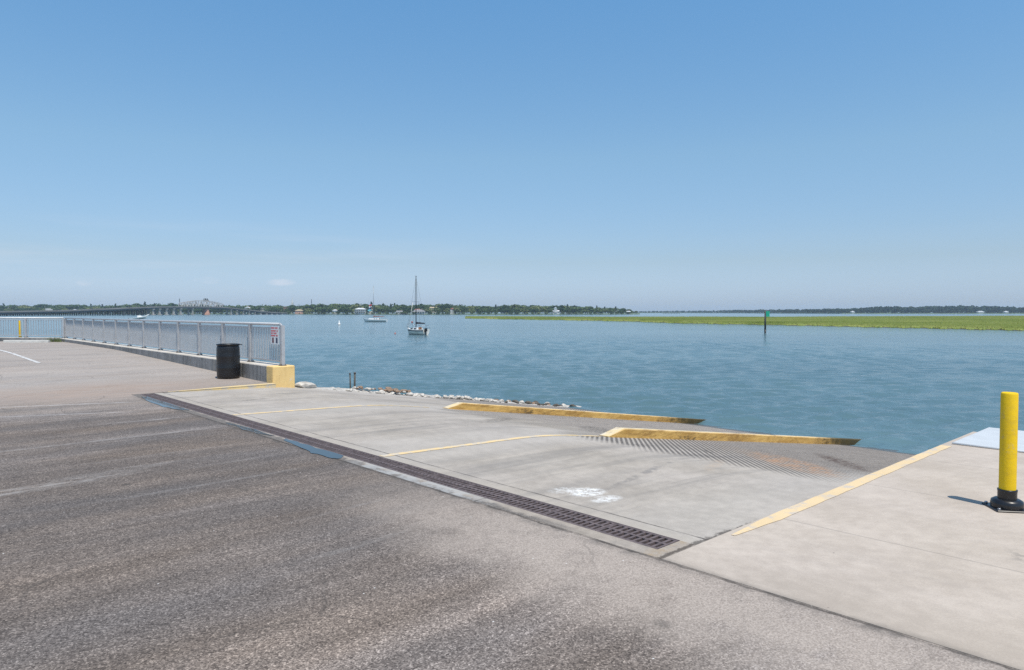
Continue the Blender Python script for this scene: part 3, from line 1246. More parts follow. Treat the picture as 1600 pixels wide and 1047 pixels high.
def rock(kind, s, a, z, sz, label=None, flat=.55):
    o = bpy.data.objects.new('rock', random.choice(ROCKS[kind]))
    COL.objects.link(o)
    o.location = S(s, a, z)
    o.rotation_euler = (random.uniform(-.3, .3), random.uniform(-.3, .3), random.uniform(0, 6.28))
    o.scale = (sz * random.uniform(.9, 1.3), sz * random.uniform(.8, 1.1), sz * random.uniform(flat - .1, flat + .15))
    return tag(o, label or RLAB[kind], 'rock', None if label else kind + ' riprap rocks')


o = rock('white', 3.80, 13.98, zramp(3.7) + .03, .42, 'large white rock beside the yellow end of the concrete wall', .6)
o.scale = (.72, .42, .24)
o.rotation_euler = (0, .14, TH + .1)
for k in range(150):
    s = 4.5 + 6.1 * (k + random.random()) / 150
    a = 13.80 + abs(random.gauss(0, .22))
    z = zramp(s)
    sz = (random.uniform(.07, .17) if random.random() < .85 else random.uniform(.17, .25)) * (1.0 if s > 6 else .85)
    kind = 'white'
    if 5.3 < s < 7.1 and a > 13.92:
        kind = 'brown' if random.random() < .75 else 'white'
        z += .08
    rock(kind, s, a, z + sz * random.uniform(.10, .35), sz)
for k in range(40):
    s = 10.2 + 4.2 * k / 40 + random.uniform(-.1, .1)
    a = 13.85 + abs(random.gauss(0, .35))
    kind = 'dark' if random.random() < .25 + .5 * (s > 12) else ('brown' if random.random() < .55 else 'white')
    sz = random.uniform(.10, .24)
    rock(kind, s, a, zramp(s) + sz * .2, sz)
for k in range(40):                                          # second row, down the bank
    s = 4.4 + 9.5 * k / 40 + random.uniform(-.1, .1)
    a = 14.3 + random.random() * .9
    sz = random.uniform(.2, .4)
    rock('white' if random.random() < .5 else 'brown', s, a, zramp(s) - .25 - (a - 14.3) * .45, sz)

# two stakes among the stones
for i, (u, lean, lab) in enumerate(((547.3, -.02, 'thin dark stake in the riprap, the left one of the pair'), (553.0, .015, 'thicker dark stake in the riprap, the right one of the pair'))):
    P = atd(u, 19.75)
    root = thing('stake', (P.x, P.y, -.75), 0, lab, 'stake', 'stakes in the riprap')
    mb = MB()
    r = .022 if i == 0 else .03
    mb.tube((0, 0, 0), (lean, 0, .77 + .02 * i), r, r * .9, 8)
    mb.build('shaft', M['pile'], root)
    mb = MB()
    mb.tube((lean, 0, .765 + .02 * i), (lean, 0, .80 + .02 * i), r * 1.2, n=8)
    mb.build('cap', M['rail_dark'], root)

# ------------------------------------------------------------------ boats
def hull_mesh(L, B, H, draft, sheer, mats, transom=.75):
    """bow at +x; mats: 0 topsides, 1 bottom, 2 deck, 3 stripe"""
    mb = MB()
    n, m = 22, 8
    rows = []
    for i in range(n + 1):
        t = i / n
        x = -L / 2 + L * t
        beam = B / 2 * (transom + (1 - transom) * math.sin(min(1, t / .45) * math.pi / 2)) if t < .45 else B / 2 * max(.0, (1 - ((t - .45) / .55) ** 2.2))
        top = H + sheer * ((t - .35) / .65) ** 2 if t > .35 else H + sheer * .25 * ((.35 - t) / .35) ** 2
        rake = .10 * L * max(0, (t - .8) / .2)
        row = []
        for j in range(m + 1):
            q = j / m                                        # 0 keel .. 1 sheer
            z = -draft * (1 - smooth(.0, 1, t - .86) * 3) if j == 0 else None
            zz = -draft + (top + draft) * q
            w = beam * (1 - (1 - q) ** 2.6)
            row.append((x - rake * (1 - q), w, zz))
        rows.append(row)
    for sgn in (1, -1):
        vs = [(p[0], p[1] * sgn, p[2]) for r in rows for p in r]
        fs, k = [], m + 1
        for i in range(n):
            for j in range(m):
                f = (i * k + j, (i + 1) * k + j, (i + 1) * k + j + 1, i * k + j + 1)
                f = f if sgn < 0 else tuple(reversed(f))
                zc = sum(vs[q][2] for q in f) / 4
                mi = 1 if zc < .04 else (3 if j == m - 2 else 0)
                mb.add([vs[q] for q in f], [(0, 1, 2, 3)], mi, True)
    for i in range(n):                                       # deck
        a, b = rows[i][-1], rows[i + 1][-1]
        mb.add([(a[0], -a[1], a[2] - .02), (b[0], -b[1], b[2] - .02), (b[0], b[1], b[2] - .02), (a[0], a[1], a[2] - .02)], [(0, 1, 2, 3)], 2)
    r0 = rows[0]
    pts = [(p[0], -p[1], p[2]) for p in r0] + [(p[0], p[1], p[2]) for p in reversed(r0)]
    mb.add(pts, [tuple(range(len(pts)))], 0)
    return mb


def sailboat(loc, head, L, B, mast_h, mast_x, cover, mastm, label, cream, outboard, flags):
    root = thing('sailboat', loc, head, label, 'sailboat', 'moored sailboats')
    hm = M['hull_cream'] if cream else M['hull']
    hull_mesh(L, B, .82 if cream else .95, .28, .22, None).build('hull', [hm, M['antifoul'], M['hull'], M['navy'] if cream else hm], root)
    mb = MB()                                                # coach roof
    x0, x1, w0, w1, z0, z1 = -.18 * L, .24 * L, B * .31, B * .18, .78 if cream else .92, 1.16 if cream else 1.35
    vs = [(x0, -w0, z0), (x1 + .3, -w1, z0 + .08), (x1 + .3, w1, z0 + .08), (x0, w0, z0),
          (x0 + .04, -w0 + .12, z1), (x1, -w1 + .08, z1 - .14), (x1, w1 - .08, z1 - .14), (x0 + .04, w0 - .12, z1)]
    mb.add(vs, [(4, 5, 6, 7), (0, 1, 5, 4), (1, 2, 6, 5), (2, 3, 7, 6), (3, 0, 4, 7)])
    cab = mb.build('cabin', M['hull'], root)
    for sg in (-1, 1):
        for k in range(2):
            w = MB()
            xa = x0 + .35 + k * .9
            ya = w0 - .03 - (w0 - w1) * (xa - x0) / (x1 - x0)
            w.box(xa, xa + .55, sg * ya - .03, sg * ya + .03, z0 + .12, z0 + .27)
            w.build('window', M['darkwin'], cab)
    mb = MB()
    mb.box(x0 - .05, x0 - .01, -.32, .32, z0 - .05, z1 + .02)
    mb.build('hatch', M['wood'], cab)
    mb = MB()
    mb.tube((mast_x, 0, z0), (mast_x - .05, 0, mast_h), .075, .055, 8)
    for t in (.52,):
        zz = z0 + (mast_h - z0) * t
        mb.tube((mast_x - .03, -.75, zz), (mast_x - .03, .75, zz), .02, n=6)
    mb.tube((mast_x - .30, 0, mast_h - .02), (mast_x + .2, 0, mast_h + .05), .02, n=6)
    mb.build('mast', mastm, root)
    mb = MB()
    bz = z1 + .55
    mb.tube((mast_x, 0, bz), (mast_x - .46 * L, 0, bz + .02), .045, n=8)
    bo = mb.build('boom', mastm, root)
    mb = MB()
    nn = 10
    for k in range(nn):                                      # sail bundled on the boom
        ta, tb = k / nn, (k + 1) / nn
        f = lambda t: .17 * (1 - .6 * t) + .02 * math.sin(t * 17)
        mb.tube((mast_x - .05 - .44 * L * ta, 0, bz + .12 - .05 * ta), (mast_x - .05 - .44 * L * tb, 0, bz + .12 - .05 * tb), f(ta), f(tb), 8)
    mb.build('sail_cover', cover, bo)
    mb = MB()
    top = (mast_x - .05, 0, mast_h - .1)
    for q in ((L * .50, 0, 1.0), (-L * .5, 0, .9), (mast_x - .1, B * .45, .85), (mast_x - .1, -B * .45, .85)):
        mb.tube(top, q, .010, n=4)
    mb.build('rigging', mastm, root)
    mb, stern = MB(), MB()                                   # bow rail and stern rail
    for sg in (-1, 1):
        mb.path([(L * .26, sg * B * .42, .95), (L * .26, sg * B * .42, 1.55), (L * .49, sg * .12, 1.65), (L * .49, sg * .12, 1.05)], .017, 5)
        stern.path([(-L * .30, sg * B * .46, .85), (-L * .30, sg * B * .46, 1.45), (-L * .49, sg * B * .36, 1.45), (-L * .49, sg * B * .36, .85)], .017, 5)
    mb.path([(L * .49, -.12, 1.65), (L * .49, .12, 1.65)], .017, 5)
    stern.path([(-L * .49, -B * .36, 1.45), (-L * .49, B * .36, 1.45)], .017, 5)
    stern.build('guard_rail', M['steel'], root)
    mb.build('guard_rail', M['steel'], root)
    if outboard:
        mb = MB()
        mb.box(-L / 2 - .42, -L / 2 - .12, .18, .50, .55, 1.05)
        mb.box(-L / 2 - .34, -L / 2 - .20, .27, .41, -.3, .55)
        mb.box(-L / 2 - .13, -L / 2 + .02, .24, .44, .45, .75)
        mb.build('outboard_motor', M['rubber'], root)
        mb = MB()                                            # furled jib and an anchor locker hump
        mb.tube((L * .44, 0, 1.0), (L * .20, 0, mast_h * .55), .03, n=6)
        mb.build('furled_jib', M['hull_cream'], root)
        mb = MB()
        mb.lathe([(.10, 1.75), (.15, 1.85), (.15, 1.98), (.10, 2.08)], 12, (L * .24, 0))
        mb.build('life_ring', M['buoy_pink'], root)
    if flags:
        halyard = MB()
        halyard.tube((mast_x - .05, .75, mast_h * .52), (mast_x - .1, .95, 1.2), .01, n=4)
        halyard.build('flag_halyard', mastm, root)
        for k, (mm, z0f, hh, wf) in enumerate((('flag_red', 5.75, .55, .9), ('white', 5.25, .5, .95), ('flag_blue', 4.6, .6, 1.1), ('flag_aqua', 3.9, .7, 1.4))):
            f = MB()
            nseg = 6
            vs = []
            for q in range(nseg + 1):
                t = q / nseg
                yy = .1 * math.sin(t * 6 + k)
                for zz in (0, hh):
                    vs += [(mast_x + .35 + wf * t, .9 + yy - .006, z0f + zz - .25 * t), (mast_x + .35 + wf * t, .9 + yy + .006, z0f + zz - .25 * t)]
            fs = []
            for q in range(nseg):
                a, b = q * 4, q * 4 + 4
                fs += [(a, b, b + 2, a + 2), (a + 1, a + 3, b + 3, b + 1), (a, a + 1, b + 1, b), (a + 2, b + 2, b + 3, a + 3)]
            f.add(vs, fs, 0, True)
            f.build('flag', M[mm], root)
    return root


YB = 3.47 * FOC / (523.0 - HOR)
pb = atd(651, YB, WATER)
sailboat(pb, R(140), 4.35, 1.8, 9.05, .15, M['navy'], M['mast'], 'white sailboat with tall dark mast, navy sail cover and outboard motor', True, True, False)
YF = 3.47 * FOC / (503.0 - HOR)
pf = atd(586, YF, WATER)
sailboat(pf, R(172), 8.9, 2.9, 12.9, .6, M['redcover'], M['mast_light'], 'white sailboat moored farther off with red brown sail cover and bright flags', False, False, True)

# motorboat
YM = 3.47 * FOC / (499.2 - HOR)
pm = atd(217, YM, WATER)
root = thing('motorboat', pm, R(14), 'white motorboat running on the water beyond the long railing', 'motorboat')
h = hull_mesh(8.2, 2.6, .75, .2, .55, None, .9).build('hull', [M['hull'], M['antifoul'], M['hull'], M['hull']], root)
h.rotation_euler = (0, R(-9), 0)
h.location = (0, 0, .25)
mb = MB()
vs = [(-.4, -1.0, 1.05), (1.9, -.6, 1.45), (1.9, .6, 1.45), (-.4, 1.0, 1.05), (-.5, -.9, 1.9), (.5, -.6, 1.95), (.5, .6, 1.95), (-.5, .9, 1.9)]
mb.add(vs, [(4, 5, 6, 7), (0, 1, 5, 4), (1, 2, 6, 5), (2, 3, 7, 6), (3, 0, 4, 7)])
mb.build('windscreen', M['hull'], root)
mb = MB()
mb.box(-4.6, -4.1, -.3, .3, -.1, .62)
mb.build('outboard_motor', M['rubber'], root)
mb = MB()
mb.bar((2.2, -.9, 1.35), (4.6, -.5, 2.5), .10, .35)
mb.bar((2.2, .9, 1.35), (4.6, .5, 2.5), .10, .35)
mb.bar((4.5, -.55, 2.45), (4.5, .55, 2.45), .35, .10)
mb.build('bow_rail', M['hull'], root)

# buoys
def buoy(u, v, r, h, mat, label):
    P = at(u, v, WATER)
    root = thing('buoy', P, 0, label, 'buoy')
    mb = MB()
    mb.lathe([(0, -.3), (r * .8, -.25), (r, -.05), (r, .25 * h), (r * .75, .36 * h), (r * .42, .44 * h), (r * .38, .9 * h), (r * .25, h), (0, h)], 16)
    mb.build('float', mat, root)
    mb = MB()
    mb.lathe([(r * 1.01, .10 * h), (r * 1.03, .12 * h), (r * 1.03, .17 * h), (r * 1.01, .19 * h)], 16)
    mb.build('band', M['mast_light'] if r > .3 else M['pile'], root)


buoy(530, 508.2, .36, 1.25, M['white'], 'white conical buoy floating left of the farther sailboat')
buoy(617.5, 521.8, .17, .28, M['buoy_pink'], 'small faded pink mooring buoy floating beside the nearer sailboat')

# channel marker
P = at(1195.5, 520.3, WATER)
root = thing('channel_marker', P, 0, 'timber channel marker pile with a square green board', 'channel marker')
mb = MB()
mb.tube((0, 0, .55), (0, 0, 3.75), .155, .14, 10)
mb.build('pile', M['pile'], root)
mb = MB()
mb.tube((0, 0, -1), (0, 0, .55), .16, .157, 10)
mb.build('wet_foot', M['pile_wet'], root)
for (x0, rz, hh) in ((.10, R(38), .92),):
    mb = MB()
    mb.box(0, .60, -.02, .02, -.47, .47)
    o = mb.build('board', M['green'], root)
    o.location = (.06, -.17, 3.2)
    o.rotation_euler = (0, 0, R(-42))
# ------------------------------------------------------------------ marsh
front = [(1800, 522), (1640, 517.6), (1600, 516.6), (1520, 515), (1440, 513), (1360, 511.6), (1290, 509.6), (1180, 507.4), (1100, 506), (1050, 505), (1000, 502.8),
         (950, 501.6), (900, 500.6), (840, 499.6), (780, 498.7), (728, 497.6)]


def vfront(u):
    for (u1, v1), (u0, v0) in zip(front, front[1:]):
        if u0 <= u <= u1:
            return v0 + (v1 - v0) * (u - u0) / (u1 - u0)
    return 497.6


def yfront(u):
    return 3.47 * FOC / (vfront(u) - HOR)


def yback(u):
    return 430 + 40 * smooth(1000, 800, u) + 140 * smooth(1100, 1700, u)


def build_marsh():
    mb = MB()
    us = list(np.linspace(728, 1800, 90))
    vs = []
    for u in us:
        y0, y1 = yfront(u), yback(u)
        wob = 1 + .012 * math.sin(u * .11) + .01 * math.sin(u * .31)
        for k, (t, z) in enumerate(((0, -.25), (0, .10), (.1, .22), (.5, .25), (1, .2))):
            Y = (y0 * wob) * (1 - t) + y1 * t
            p = atd(u, Y)
            vs.append((p.x, p.y, WATER + z))
    n = 5
    fs = [(i * n + k, (i + 1) * n + k, (i + 1) * n + k + 1, i * n + k + 1) for i in range(len(us) - 1) for k in range(n - 1)]
    mb.add(vs, fs, 0, True)
    o = mb.build('marsh_bank', M['mud'])
    o['kind'] = 'structure'
    # cordgrass: blades
    N_ = 130000
    r = np.random.default_rng(3)
    u = r.uniform(728, 1800, N_)
    t = r.random(N_) ** 1.9
    t[: N_ // 6] = r.random(N_ // 6) * .03
    y0 = np.array([yfront(x) * (1 + .012 * math.sin(x * .11) + .01 * math.sin(x * .31)) for x in u])
    y1 = np.array([yback(x) for x in u])
    Y = y0 + (y1 - y0) * t + .3
    X = (u - 800) / FOC * Y
    hgt = r.uniform(.55, 1.0, N_) * (.82 + .25 * np.sin(X * .05 + Y * .021) * np.sin(Y * .033))
    hgt = .5 * hgt + .42
    hgt *= np.clip((Y - y0) / 3.0, .35, 1)
    w = .10 + .0012 * Y
    a = r.normal(0, .35, N_)
    lean = r.normal(0, .08, (N_, 2)) + np.array([0, .12])
    z0 = WATER + .05
    P = np.zeros((N_, 3, 3), np.float32)
    P[:, 0] = np.stack([X - np.cos(a) * w, Y - np.sin(a) * w * .4, np.full(N_, z0)], 1)
    P[:, 1] = np.stack([X + np.cos(a) * w, Y + np.sin(a) * w * .4, np.full(N_, z0)], 1)
    P[:, 2] = np.stack([X + lean[:, 0], Y + lean[:, 1], z0 + hgt + .1], 1)
    me = bpy.data.meshes.new('marsh_grass')
    me.vertices.add(N_ * 3)
    me.vertices.foreach_set('co', P.ravel())
    me.loops.add(N_ * 3)
    me.loops.foreach_set('vertex_index', np.arange(N_ * 3, dtype=np.int32))
    me.polygons.add(N_)
    me.polygons.foreach_set('loop_start', (np.arange(N_) * 3).astype(np.int32))
    me.update(calc_edges=True)
    me.materials.append(M['marsh'])
    o = bpy.data.objects.new('marsh_grass', me)
    COL.objects.link(o)
    tag(o, 'yellow green cordgrass marsh spreading across the water', 'marsh grass', kind='stuff')


build_marsh()

# ------------------------------------------------------------------ far shore land
def land(name, pts_front, pts_back, z, mat):
    mb = MB()
    n = len(pts_front)
    vs = []
    for a, b in zip(pts_front, pts_back):
        vs += [(a.x, a.y, WATER - .3), (a.x, a.y + 2, WATER + z), (b.x, b.y, WATER + z + .8)]
    fs = [(3 * i + k, 3 * i + 3 + k, 3 * i + 4 + k, 3 * i + 1 + k) for i in range(n - 1) for k in range(2)]
    mb.add(vs, fs)
    o = mb.build(name, mat)
    o['kind'] = 'structure'


def yshore(u):
    """distance of the far town shore"""
    if u < 430:
        return 1200 + 100 * smooth(430, 100, u)
    return 1085 + 115 * smooth(560, 430, u) + 60 * smooth(800, 1000, u)


us = [-260 + 42 * k for k in range(31)]
land('far_shore', [atd(u, yshore(u)) for u in us], [atd(u, yshore(u) + 260) for u in us], .6, M['lawn'])


def ywoods(u):
    return 1750 + 1250 * smooth(1330, 1040, u)


us = [980 + 42 * k for k in range(22)]
land('distant_shore', [atd(u, ywoods(u) - 40) for u in us], [atd(u, ywoods(u) + 300) for u in us], 1.3, M['lawn'])


def leaf_cloud(mb, r, c, rad, n, size, mi=0):
    """n leaf clumps through the shell of an ellipsoid lobe"""
    for _ in range(n):
        d = r.normal(size=3)
        d /= np.linalg.norm(d)
        if d[2] < -.55:
            d[2] *= -1
        q = r.uniform(.72, 1.05)
        p = np.array(c) + d * np.array(rad) * q
        a = r.normal(size=3)
        a /= np.linalg.norm(a)
        nn = d + a * .7
        nn /= np.linalg.norm(nn)
        t1 = np.cross(nn, a)
        t1 /= (np.linalg.norm(t1) + 1e-6)
        t2 = np.cross(nn, t1)
        s = size * r.uniform(.6, 1.35)
        vs = [p + t1 * s * r.uniform(.7, 1.2), p + t2 * s * r.uniform(.6, 1.1), p - t1 * s * r.uniform(.7, 1.2), p - t2 * s * r.uniform(.6, 1.1)]
        mb.add(vs, [(0, 1, 2, 3)], mi)


def tree_mesh(seed, kind):
    r = np.random.default_rng(seed)
    mb = MB()
    if kind == 'pine':                                       # tall bare trunk, ragged flat tiers; unit height
        mb.tube((0, 0, 0), (.01, 0, .95), .018, .006, 6, 1)
        for k in range(7):
            z = .52 + .45 * k / 6
            rr = .22 * (1 - .6 * k / 6)
            for q in range(3):
                an = r.uniform(0, 6.28)
                c = (math.cos(an) * rr * .6, math.sin(an) * rr * .6, z + r.uniform(-.03, .03))
                mb.tube((0, 0, z - .03), c, .006, .003, 4, 1)
                leaf_cloud(mb, r, c, (rr * .6, rr * .6, .06), 22, .032)
    else:
        mb.tube((0, 0, 0), (.01, .01, .45), .035, .02, 6, 1)
        nl = 9 if kind == 'oak' else 7
        for k in range(nl):
            an = 2 * math.pi * k / nl + r.uniform(-.3, .3)
            rr = r.uniform(.20, .36)
            c = (math.cos(an) * rr, math.sin(an) * rr, r.uniform(.36, .68))
            mb.tube((0, 0, .28), c, .016, .006, 4, 1)
            q = r.uniform(.17, .26)
            leaf_cloud(mb, r, c, (q * 1.2, q * 1.2, q), 50, .055)
        for k in range(3):
            c = (r.uniform(-.12, .12), r.uniform(-.12, .12), r.uniform(.62, .80))
            leaf_cloud(mb, r, c, (.24, .24, .19), 55, .055)
        leaf_cloud(mb, r, (0, 0, .25), (.42, .42, .22), 50, .06)
    lm = {'oak': 'leaf_oak', 'pale': 'leaf_pale', 'pine': 'leaf_pine'}[kind]
    return mb.mesh(kind + '_tree', [M[lm], M['bark']])


TREES = {k: [tree_mesh(40 + i + 10 * j, k) for i in range(4)] for j, k in enumerate(('oak', 'pale', 'pine'))}
TLAB = {'oak': ('oak_tree', 'dark green broad crowned tree in the wooded shoreline across the water', 'broad dark trees on the far shore'),
        'pale': ('leafy_tree', 'pale yellowish green tree in the wooded shoreline across the water', 'pale trees on the far shore'),
        'pine': ('pine_tree', 'thin tall pine rising out of the wooded shoreline across the water', 'pines on the far shore')}
TOPS = [(-200, 475), (0, 476), (75, 475), (150, 476), (230, 473.5), (270, 473.5), (300, 475), (350, 476), (400, 475), (450, 476.5), (500, 474.5), (550, 473), (590, 474),
        (640, 475), (700, 474), (740, 477), (800, 475), (850, 476), (885, 476), (930, 479), (970, 480.5), (990, 484), (1010, 487)]


def vtop(u):
    for (u0, v0), (u1, v1) in zip(TOPS, TOPS[1:]):
        if u0 <= u <= u1:
            return v0 + (v1 - v0) * (u - u0) / (u1 - u0)
    return 476


def put_tree(kind, u, Y, H, wid):
    P = atd(u, Y, WATER + 1.2)
    nm, lab, grp = TLAB[kind]
    o = bpy.data.objects.new(nm, random.choice(TREES[kind]))
    COL.objects.link(o)
    o.location = P
    o.rotation_euler = (0, 0, random.uniform(0, 6.28))
    o.scale = (wid, wid, H)
    tag(o, lab, 'tree', grp)


HOUSE_U = [467, 563, 655, 869]


def tree_row(n, dy, hf, u0, u1, skip):
    for k in range(n):
        u = u0 + (u1 - u0) * (k + random.uniform(.1, .9)) / n
        if skip and any(abs(u - h) < 9 for h in HOUSE_U):
            continue
        Y = yshore(u) + dy + random.uniform(-12, 12)
        Hmax = (HOR - vtop(u)) / FOC * Y + EYE - WATER - 1.2
        H = Hmax * hf * random.uniform(.80, 1.06)
        x = random.random()
        kind = 'oak' if x < .60 else ('pale' if x < .86 else 'pine')
        if kind == 'pine':
            H *= 1.1
        put_tree(kind, u, Y, H, H * random.uniform(1.25, 1.75) if kind != 'pine' else H * .8)


tree_row(105, 16, .66, -60, 992, True)
tree_row(105, 60, .98, -60, 1000, False)
tree_row(75, 105, 1.0, -60, 985, False)


for k in range(95):                                          # low shrubs along the waterline
    u = -40 + 1030 * (k + random.uniform(.1, .9)) / 95
    H = random.uniform(2.4, 5.2)
    if any(abs(u - q) < 7 for q in (467, 563, 654, 869)):
        H = 1.6
    P = atd(u, yshore(u) + random.uniform(1, 3), WATER + .4)
    o = bpy.data.objects.new('shrub', random.choice(TREES['oak'] + TREES['pale']))
    COL.objects.link(o)
    o.location = P
    o.rotation_euler = (0, 0, random.uniform(0, 6.28))
    wd = H * random.uniform(1.3, 2.2)
    o.scale = (wd, wd, H)
    tag(o, 'low shrub at the waterline below the trees of the far town shore', 'shrub', 'shrubs along the far waterline')


def woods(name, label, uf, n, yf, hf, mat, size, nclump):
    r = np.random.default_rng(int(n))
    mb = MB()
    for k in range(n):
        u = uf[0] + (uf[1] - uf[0]) * (k + r.random()) / n
        Y = yf(u) + r.uniform(0, 90)
        H = hf(u) * r.uniform(.78, 1.08)
        P = atd(u, Y, WATER + 1.5)
        w = H * r.uniform(.45, .75)
        leaf_cloud(mb, r, (P.x, P.y, P.z + H * .45), (w, w, H * .52), nclump, size * H)
        leaf_cloud(mb, r, (P.x, P.y, P.z + H * .2), (w * 1.1, w * 1.1, H * .22), nclump // 3, size * H)
    o = mb.build(name, mat)
    tag(o, label, 'woods', kind='stuff')


def htown(u):
    return ((HOR - vtop(u)) / FOC * (yshore(u) + 150) + EYE - WATER - 1.5) * .93


woods('far_woods', 'dense green woods behind the trees and houses of the far town shore', (-75, 985), 330, lambda u: yshore(u) + 120, htown, M['leaf_oak'], .10, 60)


def hwoods(u):
    vt = np.interp(u, [1000, 1030, 1100, 1180, 1250, 1330, 1380, 1440, 1500, 1560, 1600, 1800], [486.5, 485.8, 485.4, 484, 483.5, 482, 479.4, 479.6, 478.2, 479.3, 480.4, 480])
    return (HOR - vt) / FOC * ywoods(u) * 1.08 + EYE - WATER - 1.5


woods('distant_woods', 'hazy bluish woods on the distant shore beyond the marsh', (985, 1830), 420, ywoods, hwoods, M['leaf_far'], .17, 60)

# ------------------------------------------------------------------ houses on the far shore
def gable(mb, x0, x1, y0, y1, z0, h, ov=.5, axis='x'):
    x0, x1, y0, y1 = x0 - ov, x1 + ov, y0 - ov, y1 + ov
    if axis == 'x':
        ym = (y0 + y1) / 2
        vs = [(x0, y0, z0), (x1, y0, z0), (x1, y1, z0), (x0, y1, z0), (x0, ym, z0 + h), (x1, ym, z0 + h)]
        fs = [(0, 1, 5, 4), (2, 3, 4, 5), (0, 4, 3), (1, 2, 5), (3, 2, 1, 0)]
    else:
        xm = (x0 + x1) / 2
        vs = [(x0, y0, z0), (x1, y0, z0), (x1, y1, z0), (x0, y1, z0), (xm, y0, z0 + h), (xm, y1, z0 + h)]
        fs = [(0, 4, 5, 3), (1, 2, 5, 4), (0, 1, 4), (2, 3, 5), (3, 2, 1, 0)]
    mb.add(vs, fs)


def hip(mb, x0, x1, y0, y1, z0, h, ov=.7):
    x0, x1, y0, y1 = x0 - ov, x1 + ov, y0 - ov, y1 + ov
    ym = (y0 + y1) / 2
    q = min((x1 - x0) * .35, (y1 - y0) * .5)
    vs = [(x0, y0, z0), (x1, y0, z0), (x1, y1, z0), (x0, y1, z0), (x0 + q, ym, z0 + h), (x1 - q, ym, z0 + h)]
    mb.add(vs, [(0, 1, 5, 4), (1, 2, 5), (2, 3, 4, 5), (3, 0, 4), (3, 2, 1, 0)])


def house(u, w, h, label, wallm, roofm, roof='gable', rh=2.5, floors=2, nwin=4, porch=False, dy=5, base=1.3, tower=None, cat='house'):
    Y = yshore(u) + dy
    root = thing('house' if cat == 'house' else cat.replace(' ', '_'), atd(u, Y, WATER + base), 0, label, cat)
    dep = max(7, w * .5)
    mb = MB()
    mb.box(-w / 2, w / 2, 0, dep, -.6, h)
    mb.build('wall', M[wallm], root)
    mb = MB()
    if roof == 'hip':
        hip(mb, -w / 2, w / 2, 0, dep, h + .02, rh)
    elif roof == 'flat':
        mb.box(-w / 2 - .4, w / 2 + .4, -.4, dep + .4, h + .01, h + rh)
    else:
        gable(mb, -w / 2, w / 2, 0, dep, h + .02, rh, axis='x' if roof == 'gable' else 'y')
    ro = mb.build('roof', M[roofm], root)
    mb = MB()
    mb.box(w * .22, w * .22 + .9, dep * .4, dep * .4 + .9, h + .3, h + rh + 1.0)
    mb.build('chimney', M['brick'], ro)
    fh = h / floors
    for f in range(floors):
        for k in range(nwin):
            x = -w / 2 + w * (k + .5) / nwin
            mb = MB()
            mb.box(x - .55, x + .55, -.06, .02, f * fh + fh * .30, f * fh + fh * .78)
            mb.build('window', M['darkwin'], root)
    if porch:
        for f in range(floors):
            mb = MB()
            mb.box(-w / 2 - .2, w / 2 + .2, -3.0, -.05, f * fh + fh * .93, f * fh + fh * 1.0)
            pr = mb.build('porch_roof', M['hwhite'], root)
            for k in range(6):
                x = -w / 2 + w * k / 5
                mb = MB()
                mb.box(x - .2, x + .2, -2.9, -2.5, f * fh, f * fh + fh * .92)
                mb.build('column', M['hwhite'], pr)
    if tower:
        tw, th = tower
        mb = MB()
        mb.box(-tw / 2 - w * .1, tw / 2 - w * .1, -.8, tw - .8, h * .5, th)
        t = mb.build('tower', M[wallm], root)
        mb = MB()
        gable(mb, -tw / 2 - w * .1, tw / 2 - w * .1, -.8, tw - .8, th + .02, 2.6, .4, 'y')
        mb.build('tower_roof', M[roofm], t)
    return root


house(448, 12.5, 7.5, 'red brick block with flat pale roof behind the bridge end', 'brick', 'roof_tan', 'flat', .8, 2, 5, dy=60, base=5.5, cat='building')
house(432, 17, 4, 'long low building with white roof line above the trees near the bridge end', 'hcream', 'roof_white', 'flat', 1.0, 1, 6, dy=150, base=9.0, cat='building')
house(467, 12.5, 4.8, 'pink stucco house with tan roof beside the bridge end', 'pink', 'roof_tan', 'hip', 2.2, 2, 4, dy=4)
house(523, 7, 5, 'narrow white house among dense trees left of the farther sailboat', 'hwhite', 'roof_white', 'hip', 1.6, 3, 2, dy=10)
house(563, 15.5, 7.0, 'large white two storey house with columned porches behind the farther sailboat', 'hwhite', 'roof_white', 'hip', 2.0, 2, 6, True, dy=6)
house(579, 4.5, 6.2, 'small tan house beside the large white porch house', 'hcream', 'roof_tan', 'gable_y', 1.8, 2, 2, dy=8)
house(624, 9, 3.2, 'low grey roofed white house by the water with dark boathouse front', 'hwhite', 'roof_grey', 'gable', 1.6, 1, 4, dy=3)
house(654, 19, 3.2, 'wide white waterside house with red and grey roof behind the nearer mast', 'hwhite', 'roof_grey', 'hip', 3.4, 1, 7, True, dy=3)
house(652, 7, 4.5, 'house with bright red gable roof behind the nearer mast', 'hwhite', 'roof_red', 'gable', 2.8, 1, 2, dy=16)
house(677, 11, 7.2, 'cream house with long tan roof among trees right of the nearer sailboat', 'hcream', 'roof_tan', 'gable', 1.7, 2, 4, dy=42, base=3.2)
house(706, 5, 7.0, 'tall narrow white house with red roof among the trees', 'hwhite', 'roof_red', 'gable_y', 1.8, 3, 2, dy=10)
house(869, 9.5, 3.6, 'white gabled house with a tall central tower near the end of the trees', 'hwhite', 'roof_white', 'gable', 1.8, 1, 4, tower=(4.4, 8.2), dy=5)
house(982, 6, 3.0, 'lone small white house at the tip of the wooded point', 'hwhite', 'roof_white', 'gable', 1.4, 1, 2, dy=5)
house(386, 9, 5.0, 'white gable roofed house seen over the bridge deck', 'hwhite', 'roof_white', 'gable_y', 2.6, 2, 3, dy=40, base=6)
house(411, 8, 4.2, 'grey roofed house beside the white gable seen over the bridge deck', 'hcream', 'roof_grey', 'gable', 2.2, 2, 3, dy=40, base=5)
